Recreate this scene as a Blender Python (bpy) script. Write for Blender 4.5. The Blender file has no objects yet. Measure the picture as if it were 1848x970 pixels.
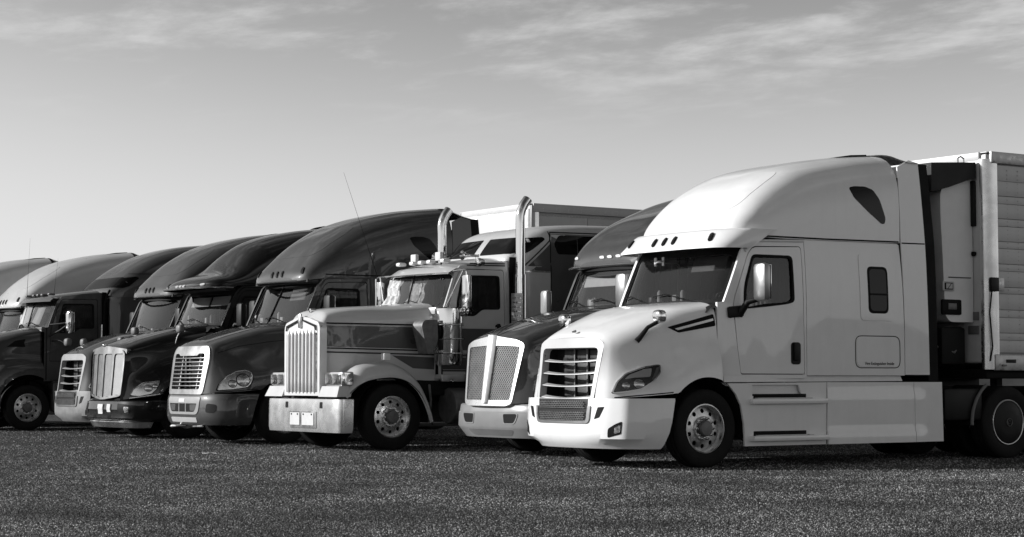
import bpy, bmesh, math, random
import numpy as np
from mathutils import Vector, Matrix
from mathutils.bvhtree import BVHTree
from mathutils.geometry import delaunay_2d_cdt

random.seed(7)
S = bpy.context.scene
COL = S.collection

# ---------------------------------------------------------------- camera, sky, sun, exposure
# world axes: X runs back along the parked trucks, Y runs along the row away from the camera
YAW, FOC, EYE = math.radians(34.0), 3500.0, 1.13
cam_d = bpy.data.cameras.new('camera'); cam = bpy.data.objects.new('camera', cam_d); COL.objects.link(cam)
cam.location = (-14.793, -20.526, EYE)
pitch = math.atan((686 - 485) / FOC)
cam.rotation_euler = (math.pi / 2 + pitch, 0, -YAW)
cam_d.sensor_width = 36.0
cam_d.lens = 36.0 * FOC / 1848.0
cam_d.clip_start, cam_d.clip_end = 0.1, 3000.0
S.camera = cam

SUN_EL, SUN_AZ = math.radians(21.0), math.radians(-55.0)      # azimuth from +Y towards +X
SKY_STRENGTH, SUN_STRENGTH = 0.15, 5.0
W = bpy.data.worlds.new('World'); S.world = W; W.use_nodes = True
def sky_world():
    nt = W.node_tree; N = nt.nodes; L = nt.links
    bg = N['Background']; bg.inputs[1].default_value = SKY_STRENGTH
    sky = N.new('ShaderNodeTexSky'); sky.sky_type = 'NISHITA'; sky.sun_disc = False
    sky.sun_elevation = SUN_EL; sky.sun_rotation = SUN_AZ
    sky.air_density = 1.0; sky.dust_density = 1.0; sky.ozone_density = 1.0
    sep = N.new('ShaderNodeSeparateColor'); L.new(sky.outputs[0], sep.inputs[0])
    # black and white film with an orange filter
    def math_(op, a, b):
        m = N.new('ShaderNodeMath'); m.operation = op
        for i, v in enumerate((a, b)):
            if isinstance(v, (int, float)): m.inputs[i].default_value = v
            else: L.new(v, m.inputs[i])
        return m.outputs[0]
    bw = math_('ADD', math_('MULTIPLY', sep.outputs[0], 0.8), math_('MULTIPLY', sep.outputs[1], 0.2))
    bw = math_('MULTIPLY', math_('POWER', bw, SKY_GAMMA), SKY_GAIN)      # contrasty print with a soft shoulder
    bw = math_('DIVIDE', bw, math_('POWER', math_('ADD', 1.0, math_('POWER', math_('DIVIDE', bw, SKY_MAX), 3.0)), 1 / 3))
    # wispy high cloud sheet: noise on a plane far overhead
    tc = N.new('ShaderNodeTexCoord'); sx = N.new('ShaderNodeSeparateXYZ'); L.new(tc.outputs['Generated'], sx.inputs[0])
    zc = math_('ADD', math_('MAXIMUM', sx.outputs[2], 0.0), 0.06)
    px = math_('DIVIDE', sx.outputs[0], zc); py = math_('DIVIDE', sx.outputs[1], zc)
    cv = N.new('ShaderNodeCombineXYZ'); L.new(px, cv.inputs[0]); L.new(py, cv.inputs[1])
    mp = N.new('ShaderNodeMapping'); mp.inputs['Rotation'].default_value = (0, 0, YAW); L.new(cv.outputs[0], mp.inputs[0])
    mp.inputs['Location'].default_value = CLOUD_SHIFT
    mp.inputs['Scale'].default_value = (3.6, 2.5, 1)
    nz = N.new('ShaderNodeTexNoise'); nz.inputs['Scale'].default_value = 1.0; nz.inputs['Detail'].default_value = 12
    nz.inputs['Roughness'].default_value = 0.62; nz.inputs['Distortion'].default_value = 0.15
    L.new(mp.outputs[0], nz.inputs['Vector'])
    rp = N.new('ShaderNodeValToRGB'); rp.color_ramp.elements[0].position = 0.485; rp.color_ramp.elements[1].position = 0.66
    rp.color_ramp.interpolation = 'EASE'
    big = N.new('ShaderNodeTexNoise'); big.inputs['Scale'].default_value = 0.24; big.inputs['Detail'].default_value = 3
    L.new(mp.outputs[0], big.inputs['Vector'])
    L.new(math_('ADD', math_('MULTIPLY', nz.outputs[0], 0.5), math_('MULTIPLY', big.outputs[0], 0.5)), rp.inputs[0])
    # the sheet thins out towards the horizon
    fade = N.new('ShaderNodeMapRange'); fade.inputs['From Min'].default_value = 0.12; fade.inputs['From Max'].default_value = 0.165
    L.new(sx.outputs[2], fade.inputs[0])
    cl = math_('MULTIPLY', math_('MULTIPLY', rp.outputs[0], fade.outputs[0]), 0.72)
    mx = N.new('ShaderNodeMix'); mx.data_type = 'FLOAT'
    L.new(cl, mx.inputs[0]); L.new(bw, mx.inputs[2]); mx.inputs[3].default_value = CLOUD_VALUE
    L.new(mx.outputs[0], bg.inputs[0])
CLOUD_SHIFT, CLOUD_VALUE = (6.1, 7.3, 0.0), 4.4
SKY_GAMMA, SKY_GAIN, SKY_MAX = 2.2, 0.31, 5.2
sky_world()
sun_d = bpy.data.lights.new('sun', 'SUN'); sun_d.energy = SUN_STRENGTH; sun_d.angle = math.radians(0.5)
sun = bpy.data.objects.new('sun', sun_d); COL.objects.link(sun)
sdir = Vector((math.sin(SUN_AZ) * math.cos(SUN_EL), math.cos(SUN_AZ) * math.cos(SUN_EL), math.sin(SUN_EL)))
sun.rotation_euler = sdir.to_track_quat('Z', 'Y').to_euler()
S.view_settings.view_transform = 'Standard'; S.view_settings.look = 'None'
S.view_settings.exposure = 0.12; S.view_settings.gamma = 1.0
S.cycles.max_bounces = 8; S.cycles.transparent_max_bounces = 16
S.cycles.sample_clamp_indirect = 6.0
# ---------------------------------------------------------------- geometry helpers
def link(o, parent=None):
    COL.objects.link(o)
    if parent is not None: o.parent = parent
    return o

def mesh(name, V, F, mat, parent=None, smooth=True, angle=40):
    me = bpy.data.meshes.new(name)
    me.from_pydata([tuple(map(float, v)) for v in V], [], [tuple(int(i) for i in f) for f in F])
    me.materials.append(mat)
    if smooth:
        me.polygons.foreach_set('use_smooth', [True] * len(me.polygons))
        me.set_sharp_from_angle(angle=math.radians(angle))
    me.update()
    return link(bpy.data.objects.new(name, me), parent)

def thing(name, label, cat, loc=(0, 0, 0), group=None, rz=0.0):
    o = bpy.data.objects.new(name, None); o.empty_display_size = 0.2
    COL.objects.link(o); o.location = loc; o.rotation_euler = (0, 0, rz)
    return tag(o, label, cat, group)

def tag(o, label, cat, group=None):
    o['label'] = label; o['category'] = cat
    if group: o['group'] = group
    return o

class Acc:
    """collects shapes for ONE mesh"""
    def __init__(s): s.V = []; s.F = []
    def add(s, V, F):
        b = len(s.V); s.V += [tuple(v) for v in V]; s.F += [tuple(i + b for i in f) for f in F]; return s
    def box(s, c, d, bev=0.0, rot=None):
        x, y, z = d[0] / 2, d[1] / 2, d[2] / 2
        if bev <= 0:
            V = [(sx * x, sy * y, sz * z) for sx in (-1, 1) for sy in (-1, 1) for sz in (-1, 1)]
            F = [(0, 1, 3, 2), (4, 6, 7, 5), (0, 4, 5, 1), (2, 3, 7, 6), (0, 2, 6, 4), (1, 5, 7, 3)]
        else:
            bm = bmesh.new(); bmesh.ops.create_cube(bm, size=1)
            for v in bm.verts: v.co = Vector((v.co.x * d[0], v.co.y * d[1], v.co.z * d[2]))
            bmesh.ops.bevel(bm, geom=bm.edges[:], offset=min(bev, 0.48 * min(d)), segments=2, affect='EDGES', profile=0.5)
            bm.verts.index_update()
            V = [tuple(v.co) for v in bm.verts]; F = [tuple(v.index for v in f.verts) for f in bm.faces]; bm.free()
        if rot is not None:
            V = [tuple(rot @ Vector(v)) for v in V]
        return s.add([(v[0] + c[0], v[1] + c[1], v[2] + c[2]) for v in V], F)
    def tube(s, pts, r, n=10, caps=True, closed=False):
        P = [Vector(p) for p in pts]; R = r if isinstance(r, (list, tuple)) else [r] * len(P)
        V = []; F = []; prev = None; m = len(P)
        for i, p in enumerate(P):
            if closed: t = (P[(i + 1) % m] - P[i - 1])
            else: t = (P[min(i + 1, m - 1)] - P[max(i - 1, 0)])
            t.normalize()
            if prev is None:
                a = t.orthogonal().normalized()
            else:
                a = prev - t * prev.dot(t)
                a = a.normalized() if a.length > 1e-6 else t.orthogonal().normalized()
            prev = a; b = t.cross(a)
            for k in range(n):
                q = 2 * math.pi * k / n
                V.append(p + (a * math.cos(q) + b * math.sin(q)) * R[i])
        for i in range(m if closed else m - 1):
            j = (i + 1) % m
            for k in range(n):
                k2 = (k + 1) % n
                F.append((i * n + k, i * n + k2, j * n + k2, j * n + k))
        if caps and not closed:
            F.append(tuple(range(n))[::-1]); F.append(tuple((m - 1) * n + k for k in range(n)))
        return s.add(V, F)
    def lathe(s, prof, c, axis='y', n=40, sgn=1):
        """prof: (radius, height along the axis)"""
        V = []; F = []; m = len(prof)
        for k in range(n):
            q = 2 * math.pi * k / n
            for r, h in prof:
                u, w = r * math.cos(q), r * math.sin(q)
                if axis == 'y': V.append((c[0] + u, c[1] + sgn * h, c[2] + w))
                elif axis == 'z': V.append((c[0] + u, c[1] + w, c[2] + sgn * h))
                else: V.append((c[0] + sgn * h, c[1] + u, c[2] + w))
        for k in range(n):
            k2 = (k + 1) % n
            for i in range(m - 1):
                F.append((k * m + i, k * m + i + 1, k2 * m + i + 1, k2 * m + i))
        return s.add(V, F)
    def grid(s, P, flip=False):
        P = np.asarray(P, float); n, m = P.shape[:2]
        F = []
        for i in range(n - 1):
            for j in range(m - 1):
                q = (i * m + j, (i + 1) * m + j, (i + 1) * m + j + 1, i * m + j + 1)
                F.append(q[::-1] if flip else q)
        return s.add(P.reshape(-1, 3), F)
    def extr(s, loop, vec):
        """prism from a planar loop"""
        n = len(loop); V = [tuple(p) for p in loop] + [tuple(np.add(p, vec)) for p in loop]
        F = [tuple(range(n))[::-1], tuple(range(n, 2 * n))] + [(i, (i + 1) % n, n + (i + 1) % n, n + i) for i in range(n)]
        return s.add(V, F)
    def mirror(s):
        n = len(s.V); s.V += [(v[0], -v[1], v[2]) for v in s.V[:n]]
        s.F += [tuple(i + n for i in f)[::-1] for f in s.F[:]]
        return s
    def obj(s, name, mat, parent=None, smooth=True, angle=40):
        me = mesh(name, s.V, s.F, mat, parent, smooth, angle)
        return me

def mirrored(o, name=None):
    """the same piece on the other side of the vehicle"""
    me = o.data
    V = [(v.co.x, -v.co.y, v.co.z) for v in me.vertices]; F = [tuple(p.vertices)[::-1] for p in me.polygons]
    c = mesh(name or o.name.split('.')[0], V, F, me.materials[0], o.parent, angle=40)
    return c

def hermite(xs, ys, xq):
    """monotone cubic through the keys; ys may be (n, ...)"""
    xs = np.asarray(xs, float); ys = np.asarray(ys, float); xq = np.clip(np.asarray(xq, float), xs[0], xs[-1])
    h = np.diff(xs); sh = (-1,) + (1,) * (ys.ndim - 1)
    d = np.diff(ys, axis=0) / h.reshape(sh)
    m = np.zeros_like(ys); m[0] = d[0]; m[-1] = d[-1]
    for i in range(1, len(xs) - 1):
        w1 = 2 * h[i] + h[i - 1]; w2 = h[i] + 2 * h[i - 1]
        a, b = d[i - 1], d[i]
        ok = (a * b) > 0
        with np.errstate(divide='ignore', invalid='ignore'):
            v = (w1 + w2) / (w1 / a + w2 / b)
        m[i] = np.where(ok, np.nan_to_num(v), 0)
    k = np.clip(np.searchsorted(xs, xq, side='right') - 1, 0, len(xs) - 2)
    t = ((xq - xs[k]) / h[k]); 
    t = t.reshape(t.shape + (1,) * (ys.ndim - 1)); hk = h[k].reshape(t.shape)
    return (ys[k] * (2 * t**3 - 3 * t**2 + 1) + m[k] * hk * (t**3 - 2 * t**2 + t)
            + ys[k + 1] * (-2 * t**3 + 3 * t**2) + m[k + 1] * hk * (t**3 - t**2))

def H(keys):
    xs = [k[0] for k in keys]; ys = [k[1] for k in keys]
    return lambda x: float(hermite(xs, ys, [x])[0])

def spline(pts, n, closed=False):
    """centripetal-ish Catmull-Rom through the points, n samples evenly spaced along it"""
    P = np.asarray(pts, float)
    if closed: P = np.vstack([P[-1], P, P[0], P[1]])
    else: P = np.vstack([2 * P[0] - P[1], P, 2 * P[-1] - P[-2]])
    out = []
    for i in range(1, len(P) - 2):
        p0, p1, p2, p3 = P[i - 1:i + 3]
        c = np.linalg.norm(p2 - p1)
        m1 = (p2 - p0) / max(np.linalg.norm(p2 - p0), 1e-9) * c; m2 = (p3 - p1) / max(np.linalg.norm(p3 - p1), 1e-9) * c
        for t in np.linspace(0, 1, 16, endpoint=False):
            out.append(p1 * (2*t**3 - 3*t**2 + 1) + m1 * (t**3 - 2*t**2 + t) + p2 * (-2*t**3 + 3*t**2) + m2 * (t**3 - t**2))
    out.append(P[-2]); return resample(out, n)

def resample(pts, n):
    P = np.asarray(pts, float); d = np.r_[0, np.cumsum(np.linalg.norm(np.diff(P, axis=0), axis=1))]
    q = np.linspace(0, d[-1], n)
    return np.stack([np.interp(q, d, P[:, k]) for k in range(P.shape[1])], 1)

def rounded(pts, r, n=5):
    """polygon with its corners rounded (2D)"""
    P = [np.asarray(p, float) for p in pts]; out = []; m = len(P)
    for i in range(m):
        a, b, c = P[i - 1], P[i], P[(i + 1) % m]
        rr = r[i] if isinstance(r, (list, tuple)) else r
        la, lc = np.linalg.norm(a - b), np.linalg.norm(c - b)
        k = min(rr, 0.48 * la, 0.48 * lc)
        if k < 1e-4: out.append(tuple(b)); continue
        s, e = b + (a - b) / la * k, b + (c - b) / lc * k
        for t in np.linspace(0, 1, n):
            out.append(tuple(s * (1 - t)**2 + 2 * b * t * (1 - t) + e * t * t))
    return out

def inside(p, poly):
    x, y = p; c = False; n = len(poly); j = n - 1
    for i in range(n):
        xi, yi = poly[i]; xj, yj = poly[j]
        if (yi > y) != (yj > y) and x < (xj - xi) * (y - yi) / (yj - yi) + xi: c = not c
        j = i
    return c

def densify(poly, step):
    out = []; n = len(poly)
    for i in range(n):
        a, b = np.asarray(poly[i], float), np.asarray(poly[(i + 1) % n], float)
        k = max(1, int(np.ceil(np.linalg.norm(b - a) / step)))
        for t in range(k): out.append(tuple(a + (b - a) * t / k))
    return out

def cdt(outer, holes=(), step=0.1):
    outer = densify(outer, step); holes = [densify(h, step) for h in holes]
    V = list(outer); loops = [list(range(len(outer)))]
    for h in holes:
        loops.append(list(range(len(V), len(V) + len(h)))); V += h
    nb = len(V)
    A = np.asarray(outer); lo, hi = A.min(0), A.max(0)
    B = np.asarray(V)
    for x in np.arange(lo[0] + step / 2, hi[0], step):
        for y in np.arange(lo[1] + step / 2, hi[1], step):
            if inside((x, y), outer) and not any(inside((x, y), h) for h in holes):
                if ((B[:, 0] - x)**2 + (B[:, 1] - y)**2).min() > (0.45 * step)**2: V.append((x, y))
    edges = [(l[i], l[(i + 1) % len(l)]) for l in loops for i in range(len(l))]
    r = delaunay_2d_cdt([Vector(v) for v in V], edges, [], 0, 1e-5)
    P = [tuple(v) for v in r[0]]; F = []
    for f in r[2]:
        c = np.mean([P[i] for i in f], axis=0)
        if inside(c, outer) and not any(inside(c, h) for h in holes): F.append(tuple(f))
    return P, F

def skirt(P3, F, inward):
    """closed rim: boundary edges pushed by the vectors 'inward' (per vertex)"""
    cnt = {}
    for f in F:
        for i in range(len(f)):
            a, b = f[i], f[(i + 1) % len(f)]
            cnt[(a, b)] = cnt.get((a, b), 0) + 1
    bd = [e for e in cnt if (e[1], e[0]) not in cnt]
    idx = {}; V = list(map(tuple, P3)); G = list(F)
    for a, b in bd:
        for q in (a, b):
            if q not in idx:
                idx[q] = len(V); V.append(tuple(np.add(P3[q], inward[q])))
    for a, b in bd: G.append((b, a, idx[a], idx[b]))
    return V, G

def patch(name, outer, fn, mat, parent, holes=(), step=0.12, thick=0.03, inward=None, smooth=True, angle=35):
    """panel cut out of the surface fn(a, b) -> point, with a rim of depth 'thick'"""
    P, F = cdt(outer, holes, step)
    P3 = [np.asarray(fn(a, b), float) for a, b in P]
    # orientation: outward = away from 'inward'
    e = 1e-3; N = []
    for a, b in P:
        p = np.asarray(fn(a, b), float)
        n = np.cross(np.asarray(fn(a + e, b)) - p, np.asarray(fn(a, b + e)) - p); l = np.linalg.norm(n)
        N.append(n / l if l > 1e-12 else np.zeros(3))
    N = np.asarray(N); iv = np.asarray(inward, float)
    if (N @ iv).mean() > 0: N = -N; F = [f[::-1] for f in F]
    V, G = skirt(P3, F, -N * thick) if thick > 0 else (P3, F)
    return mesh(name, V, G, mat, parent, smooth, angle)

class Body:
    """a surface that details are laid onto"""
    def __init__(s, *objs):
        V = []; F = []
        for o in objs:
            me = o.data if hasattr(o, 'data') else None
            b = len(V)
            V += [tuple(v.co) for v in me.vertices]; F += [tuple(i + b for i in p.vertices) for p in me.polygons]
        s.t = BVHTree.FromPolygons(V, F)
    def cast(s, o, d):
        h = s.t.ray_cast(Vector(o), Vector(d), 30)
        return (np.array(h[0]), np.array(h[1])) if h[0] is not None else (None, None)

AX = {  # projection frames: (a, b) -> ray origin, direction of the ray
    'near': (lambda a, b: (a, -8.0, b), (0, 1, 0)),
    'front': (lambda a, b: (-8.0, a, b), (1, 0, 0)),
    'top': (lambda a, b: (a, b, 12.0), (0, 0, -1)),
}
def project(body, frame, pts):
    org, d = AX[frame] if isinstance(frame, str) else frame
    out = []; last = None
    for a, b in pts:
        p, n = body.cast(org(a, b), d)
        if p is None:
            out.append(None)
        else:
            if np.dot(n, d) > 0: n = -n
            out.append((p, n))
    good = [(i, o) for i, o in enumerate(out) if o is not None]
    if not good: return None
    dv = np.asarray(d, float)
    for i, o in enumerate(out):
        if o is None:
            j, g = min(good, key=lambda t: (pts[t[0]][0] - pts[i][0])**2 + (pts[t[0]][1] - pts[i][1])**2)
            q = np.asarray(org(*pts[i])); q = q + dv * np.dot(g[0] - q, dv)
            out[i] = (q, g[1])
    return out

def decal(name, body, frame, outline, mat, parent, off=0.004, thick=0.02, holes=(), step=0.06, angle=35, bulge=0.0):
    """piece laid on a body: conforms to it, stands 'off' proud of it"""
    P, F = cdt(outline, holes, step)
    R = project(body, frame, P)
    if R is None: return None
    d = np.asarray(AX[frame][1] if isinstance(frame, str) else frame[1], float)
    nm = np.mean([r[1] for r in R], axis=0); nm /= max(np.linalg.norm(nm), 1e-9)
    A = np.asarray(outline); c = A.mean(0); rad = np.abs(A - c).max(0)
    V = []
    for (a, b), (p, n) in zip(P, R):
        k = 1 - min(1.0, ((a - c[0]) / rad[0])**2 * 0.5 + ((b - c[1]) / rad[1])**2 * 0.5)
        V.append(p + nm * (off + bulge * k))
    # face the viewer side
    f = F[0]; n = np.cross(V[f[1]] - V[f[0]], V[f[2]] - V[f[0]])
    if np.dot(n, nm) < 0: F = [f[::-1] for f in F]
    V2, G = skirt(V, F, [-nm * (thick + off)] * len(V))
    return mesh(name, V2, G, mat, parent, True, angle)

def ribbon(name, body, frame, line, w, mat, parent, off=0.003, n=None, closed=False):
    """narrow strip along a polyline laid on a body (shut lines, mouldings)"""
    L = np.asarray(line, float)
    if closed: L = np.vstack([L, L[0]])
    L = resample(L, n or max(3, int(np.linalg.norm(np.diff(L, axis=0), axis=1).sum() / 0.05)))
    T = np.gradient(L, axis=0); T /= np.linalg.norm(T, axis=1)[:, None] + 1e-12
    Nn = np.stack([-T[:, 1], T[:, 0]], 1)
    R1 = project(body, frame, [tuple(p) for p in L - Nn * w / 2]); R2 = project(body, frame, [tuple(p) for p in L + Nn * w / 2])
    if R1 is None or R2 is None: return None
    V = []; F = []
    for (p, a), (q, b) in zip(R1, R2):
        nn = (a + b); nn = nn / (np.linalg.norm(nn) + 1e-9)
        V += [p - nn * 0.004, p + nn * off, q + nn * off, q - nn * 0.004]
    for i in range(len(R1) - 1):
        for k in range(3):
            F.append((i * 4 + k, i * 4 + k + 1, (i + 1) * 4 + k + 1, (i + 1) * 4 + k))
    return mesh(name, V, F, mat, parent, True, 60)

def both(fn):
    """build a piece for the near side and mirror it"""
    o = fn()
    if o is None: return None
    return o, mirrored(o)

def xloft(name, keys, xq, zlow, mat, parent, n=40, shear=None, side_only=False):
    """body lofted along x. keys: [(x, [(y, z), ...] from the centre line out and down)]; cut off below zlow(x)"""
    xs = [k[0] for k in keys]; C = np.array([k[1] for k in keys], float)
    rows = []
    for x in xq:
        c = spline(hermite(xs, C, [x])[0], 120)
        zl = zlow(x)
        i = len(c)
        for j in range(1, len(c)):
            if c[j, 1] < zl:
                t = (c[j - 1, 1] - zl) / (c[j - 1, 1] - c[j, 1] + 1e-9)
                c = np.vstack([c[:j], c[j - 1] + (c[j] - c[j - 1]) * t]); break
        c = resample(c, n)
        X = np.full(n, x)
        if shear: X = np.array([shear(x, y, z) for y, z in c])
        rows.append(np.stack([X, c[:, 0], c[:, 1]], 1))
    P = np.array(rows)                                           # far side
    Q = np.concatenate([(P * [1, -1, 1])[:, ::-1], P[:, 1:]], 1)      # near edge .. centre .. far edge
    a = Acc().grid(Q)
    o = a.obj(name, mat, parent, angle=50)
    return o, P

def plan(xf, w, p, xr, n=40, p2=None):
    """half plan outline, centre to side: superellipse nose"""
    out = []
    for t in np.linspace(0, math.pi / 2, n):
        c, s_ = math.cos(t), math.sin(t)
        out.append((xr - (xr - xf) * c ** (2 / p), w * s_ ** (2 / (p2 or p))))
    return resample(out, n)

def shaped(xf, w, xr, pts, n):
    """half plan through given points ((x, y), first on the centre line), stretched to the row"""
    P = spline(pts, n); x0, x1, w0 = P[0, 0], P[-1, 0], P[-1, 1]
    return np.stack([xf + (P[:, 0] - x0) / (x1 - x0) * (xr - xf), P[:, 1] / w0 * w], 1)

def hloft(name, rows, mat, parent, n=40, angle=40, shape=None):
    """skin of stacked plan outlines. rows: (z, xf, w, p, xr)"""
    P = []
    for r in rows:
        z, xf, w, p, xr = r[:5]
        sh_ = r[5] if len(r) > 5 else shape
        o = plan(xf, w, p, xr, n) if sh_ is None else shaped(xf, w, xr, sh_, n)
        P.append(np.concatenate([np.stack([o[::-1, 0], -o[::-1, 1], np.full(n, z)], 1), np.stack([o[1:, 0], o[1:, 1], np.full(n - 1, z)], 1)]))
    P = np.array(P)
    return Acc().grid(P, flip=False).obj(name, mat, parent, angle=angle)

def fix_normals(o):
    bm = bmesh.new(); bm.from_mesh(o.data); bmesh.ops.recalc_face_normals(bm, faces=bm.faces[:]); bm.to_mesh(o.data); bm.free(); return o
# ---------------------------------------------------------------- materials (the photograph is black and white: greys only)
def new_mat(name):
    m = bpy.data.materials.new(name); m.use_nodes = True
    return m, m.node_tree.nodes, m.node_tree.links, m.node_tree.nodes['Principled BSDF']

def surf(name, g, rough=0.4, metal=0.0, coat=0.0, vary=0.08, vscale=3.0, bump=0.0, bscale=60.0, rvary=0.1, dust=0.0, spec=0.5, ior=1.5):
    m, N, L, P = new_mat(name)
    P.inputs['Metallic'].default_value = metal; P.inputs['Coat Weight'].default_value = coat
    P.inputs['Coat Roughness'].default_value = 0.025; P.inputs['Coat IOR'].default_value = ior; P.inputs['Specular IOR Level'].default_value = spec
    tc = N.new('ShaderNodeTexCoord')
    nz = N.new('ShaderNodeTexNoise'); nz.inputs['Scale'].default_value = vscale; nz.inputs['Detail'].default_value = 6
    nz.inputs['Roughness'].default_value = 0.6
    L.new(tc.outputs['Object'], nz.inputs['Vector'])
    mr = N.new('ShaderNodeMapRange'); mr.inputs[1].default_value = 0.3; mr.inputs[2].default_value = 0.7
    mr.inputs[3].default_value = g * (1 - vary); mr.inputs[4].default_value = min(1, g * (1 + vary))
    L.new(nz.outputs[0], mr.inputs[0])
    col = mr.outputs[0]
    if dust > 0:        # road dust and dried drips: streaks that run down the panels
        n2 = N.new('ShaderNodeTexNoise'); n2.inputs['Scale'].default_value = 1.0; n2.inputs['Detail'].default_value = 8
        mp = N.new('ShaderNodeMapping'); mp.inputs['Scale'].default_value = (9, 9, 0.9); L.new(tc.outputs['Object'], mp.inputs[0]); L.new(mp.outputs[0], n2.inputs['Vector'])
        r2 = N.new('ShaderNodeMapRange'); r2.inputs[1].default_value = 0.52; r2.inputs[2].default_value = 0.75; r2.inputs[3].default_value = 0; r2.inputs[4].default_value = dust
        L.new(n2.outputs[0], r2.inputs[0])
        mx = N.new('ShaderNodeMix'); mx.data_type = 'FLOAT'; L.new(r2.outputs[0], mx.inputs[0]); L.new(col, mx.inputs[2]); mx.inputs[3].default_value = 0.22
        col = mx.outputs[0]
    L.new(col, P.inputs['Base Color'])
    rr = N.new('ShaderNodeMapRange'); rr.inputs[1].default_value = 0.3; rr.inputs[2].default_value = 0.7
    rr.inputs[3].default_value = max(0.02, rough - rvary * rough); rr.inputs[4].default_value = min(1, rough + rvary * rough * 2)
    L.new(nz.outputs[0], rr.inputs[0]); L.new(rr.outputs[0], P.inputs['Roughness'])
    h = None
    if bump > 0:
        nb = N.new('ShaderNodeTexNoise'); nb.inputs['Scale'].default_value = bscale; nb.inputs['Detail'].default_value = 3
        L.new(tc.outputs['Object'], nb.inputs['Vector'])
        b = N.new('ShaderNodeBump'); b.inputs['Strength'].default_value = bump; b.inputs['Distance'].default_value = 0.02
        L.new(nb.outputs[0], b.inputs['Height']); L.new(b.outputs[0], P.inputs['Normal'])
        L.new(b.outputs[0], P.inputs['Coat Normal'])
    return m

def glass_mat(name, tint, refl=1.0, haze=0.03):
    m, N, L, P = new_mat(name); N.remove(P); out = N['Material Output']
    tr = N.new('ShaderNodeBsdfTransparent'); tr.inputs[0].default_value = (tint,) * 3 + (1,)
    gl = N.new('ShaderNodeBsdfGlossy'); gl.inputs['Roughness'].default_value = 0.015
    df = N.new('ShaderNodeBsdfDiffuse'); df.inputs[0].default_value = (0.5, 0.5, 0.5, 1)
    fr = N.new('ShaderNodeFresnel'); fr.inputs[0].default_value = 1.5
    mu = N.new('ShaderNodeMath'); mu.operation = 'MULTIPLY'; mu.inputs[1].default_value = refl; mu.use_clamp = True; L.new(fr.outputs[0], mu.inputs[0])
    m1 = N.new('ShaderNodeMixShader'); L.new(mu.outputs[0], m1.inputs[0]); L.new(tr.outputs[0], m1.inputs[1]); L.new(gl.outputs[0], m1.inputs[2])
    tc = N.new('ShaderNodeTexCoord'); nz = N.new('ShaderNodeTexNoise'); nz.inputs['Scale'].default_value = 5; nz.inputs['Detail'].default_value = 6
    L.new(tc.outputs['Object'], nz.inputs['Vector'])
    mr = N.new('ShaderNodeMapRange'); mr.inputs[1].default_value = 0.35; mr.inputs[2].default_value = 0.75; mr.inputs[3].default_value = haze * 0.4; mr.inputs[4].default_value = haze * 2
    L.new(nz.outputs[0], mr.inputs[0])
    m2 = N.new('ShaderNodeMixShader'); L.new(mr.outputs[0], m2.inputs[0]); L.new(m1.outputs[0], m2.inputs[1]); L.new(df.outputs[0], m2.inputs[2])
    L.new(m2.outputs[0], out.inputs[0])
    return m

M = {}
M['white'] = surf('white_paint', 0.84, 0.34, coat=0.9, ior=1.5, vary=0.03, dust=0.05, bump=0.012, bscale=4)
M['silver'] = surf('light_grey_paint', 0.50, 0.3, coat=0.6, vary=0.05, dust=0.08, bump=0.012, bscale=4)
M['beige'] = surf('pale_paint', 0.50, 0.3, coat=0.6, vary=0.05, dust=0.06, bump=0.012, bscale=4)
M['dark'] = surf('dark_grey_paint', 0.048, 0.42, spec=0.25, coat=1.0, vary=0.1, dust=0.05, bump=0.012, bscale=4)
M['mid'] = surf('mid_grey_paint', 0.10, 0.4, coat=1.0, vary=0.08, dust=0.05, bump=0.012, bscale=4)
M['black'] = surf('black_paint', 0.005, 0.4, spec=0.2, coat=1.0, vary=0.1, dust=0.01, bump=0.01, bscale=4)
M['stripe'] = surf('stripe_paint', 0.06, 0.3, coat=0.8, vary=0.08, dust=0.04)
M['pin'] = surf('pinstripe_paint', 0.5, 0.35, coat=0.5)
M['plastic'] = surf('black_plastic', 0.012, 0.5, vary=0.2, bump=0.03, bscale=80, spec=0.22)
M['grey_plastic'] = surf('grey_plastic', 0.14, 0.5, vary=0.12, bump=0.03, bscale=60, dust=0.15)
M['seal'] = surf('rubber_seal_recess_shade', 0.007, 0.6, spec=0.12)  # rubber seals; the same flat black paints the shade of recesses
M['rubber'] = surf('tyre_rubber', 0.011, 0.75, vary=0.3, vscale=9, bump=0.15, bscale=50, dust=0.02, spec=0.2)
M['chrome'] = surf('chrome', 0.78, 0.07, metal=1.0, vary=0.03, bump=0.006, bscale=5, rvary=0.5)
M['satin'] = surf('satin_metal', 0.66, 0.24, metal=1.0, vary=0.06, bump=0.01, bscale=9, rvary=0.3, dust=0.05)
M['bright_trim'] = surf('bright_trim', 0.74, 0.3, metal=0.25, coat=0.4, vary=0.04, dust=0.04)
M['bright2'] = surf('grille_chrome', 0.62, 0.26, metal=0.6, vary=0.04, dust=0.04)
M['bright'] = surf('polished_bumper', 0.74, 0.22, metal=0.8, vary=0.04, bump=0.006, bscale=3, rvary=0.25, dust=0.04)
M['cast'] = surf('cast_grille_metal', 0.42, 0.3, metal=0.85, vary=0.08, rvary=0.2, dust=0.06)
M['alu'] = surf('aluminium', 0.62, 0.32, metal=1.0, vary=0.12, vscale=7, bump=0.04, bscale=20, rvary=0.4)
M['galv'] = surf('galvanised_steel', 0.5, 0.4, metal=0.8, vary=0.2, vscale=14, bump=0.04, bscale=30, rvary=0.4)
M['dullmetal'] = surf('weathered_metal', 0.16, 0.5, metal=0.5, vary=0.3, vscale=10, bump=0.05, bscale=30)
M['chassis'] = surf('chassis_black', 0.010, 0.6, vary=0.3, vscale=8, bump=0.05, bscale=20, spec=0.2)
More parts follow.
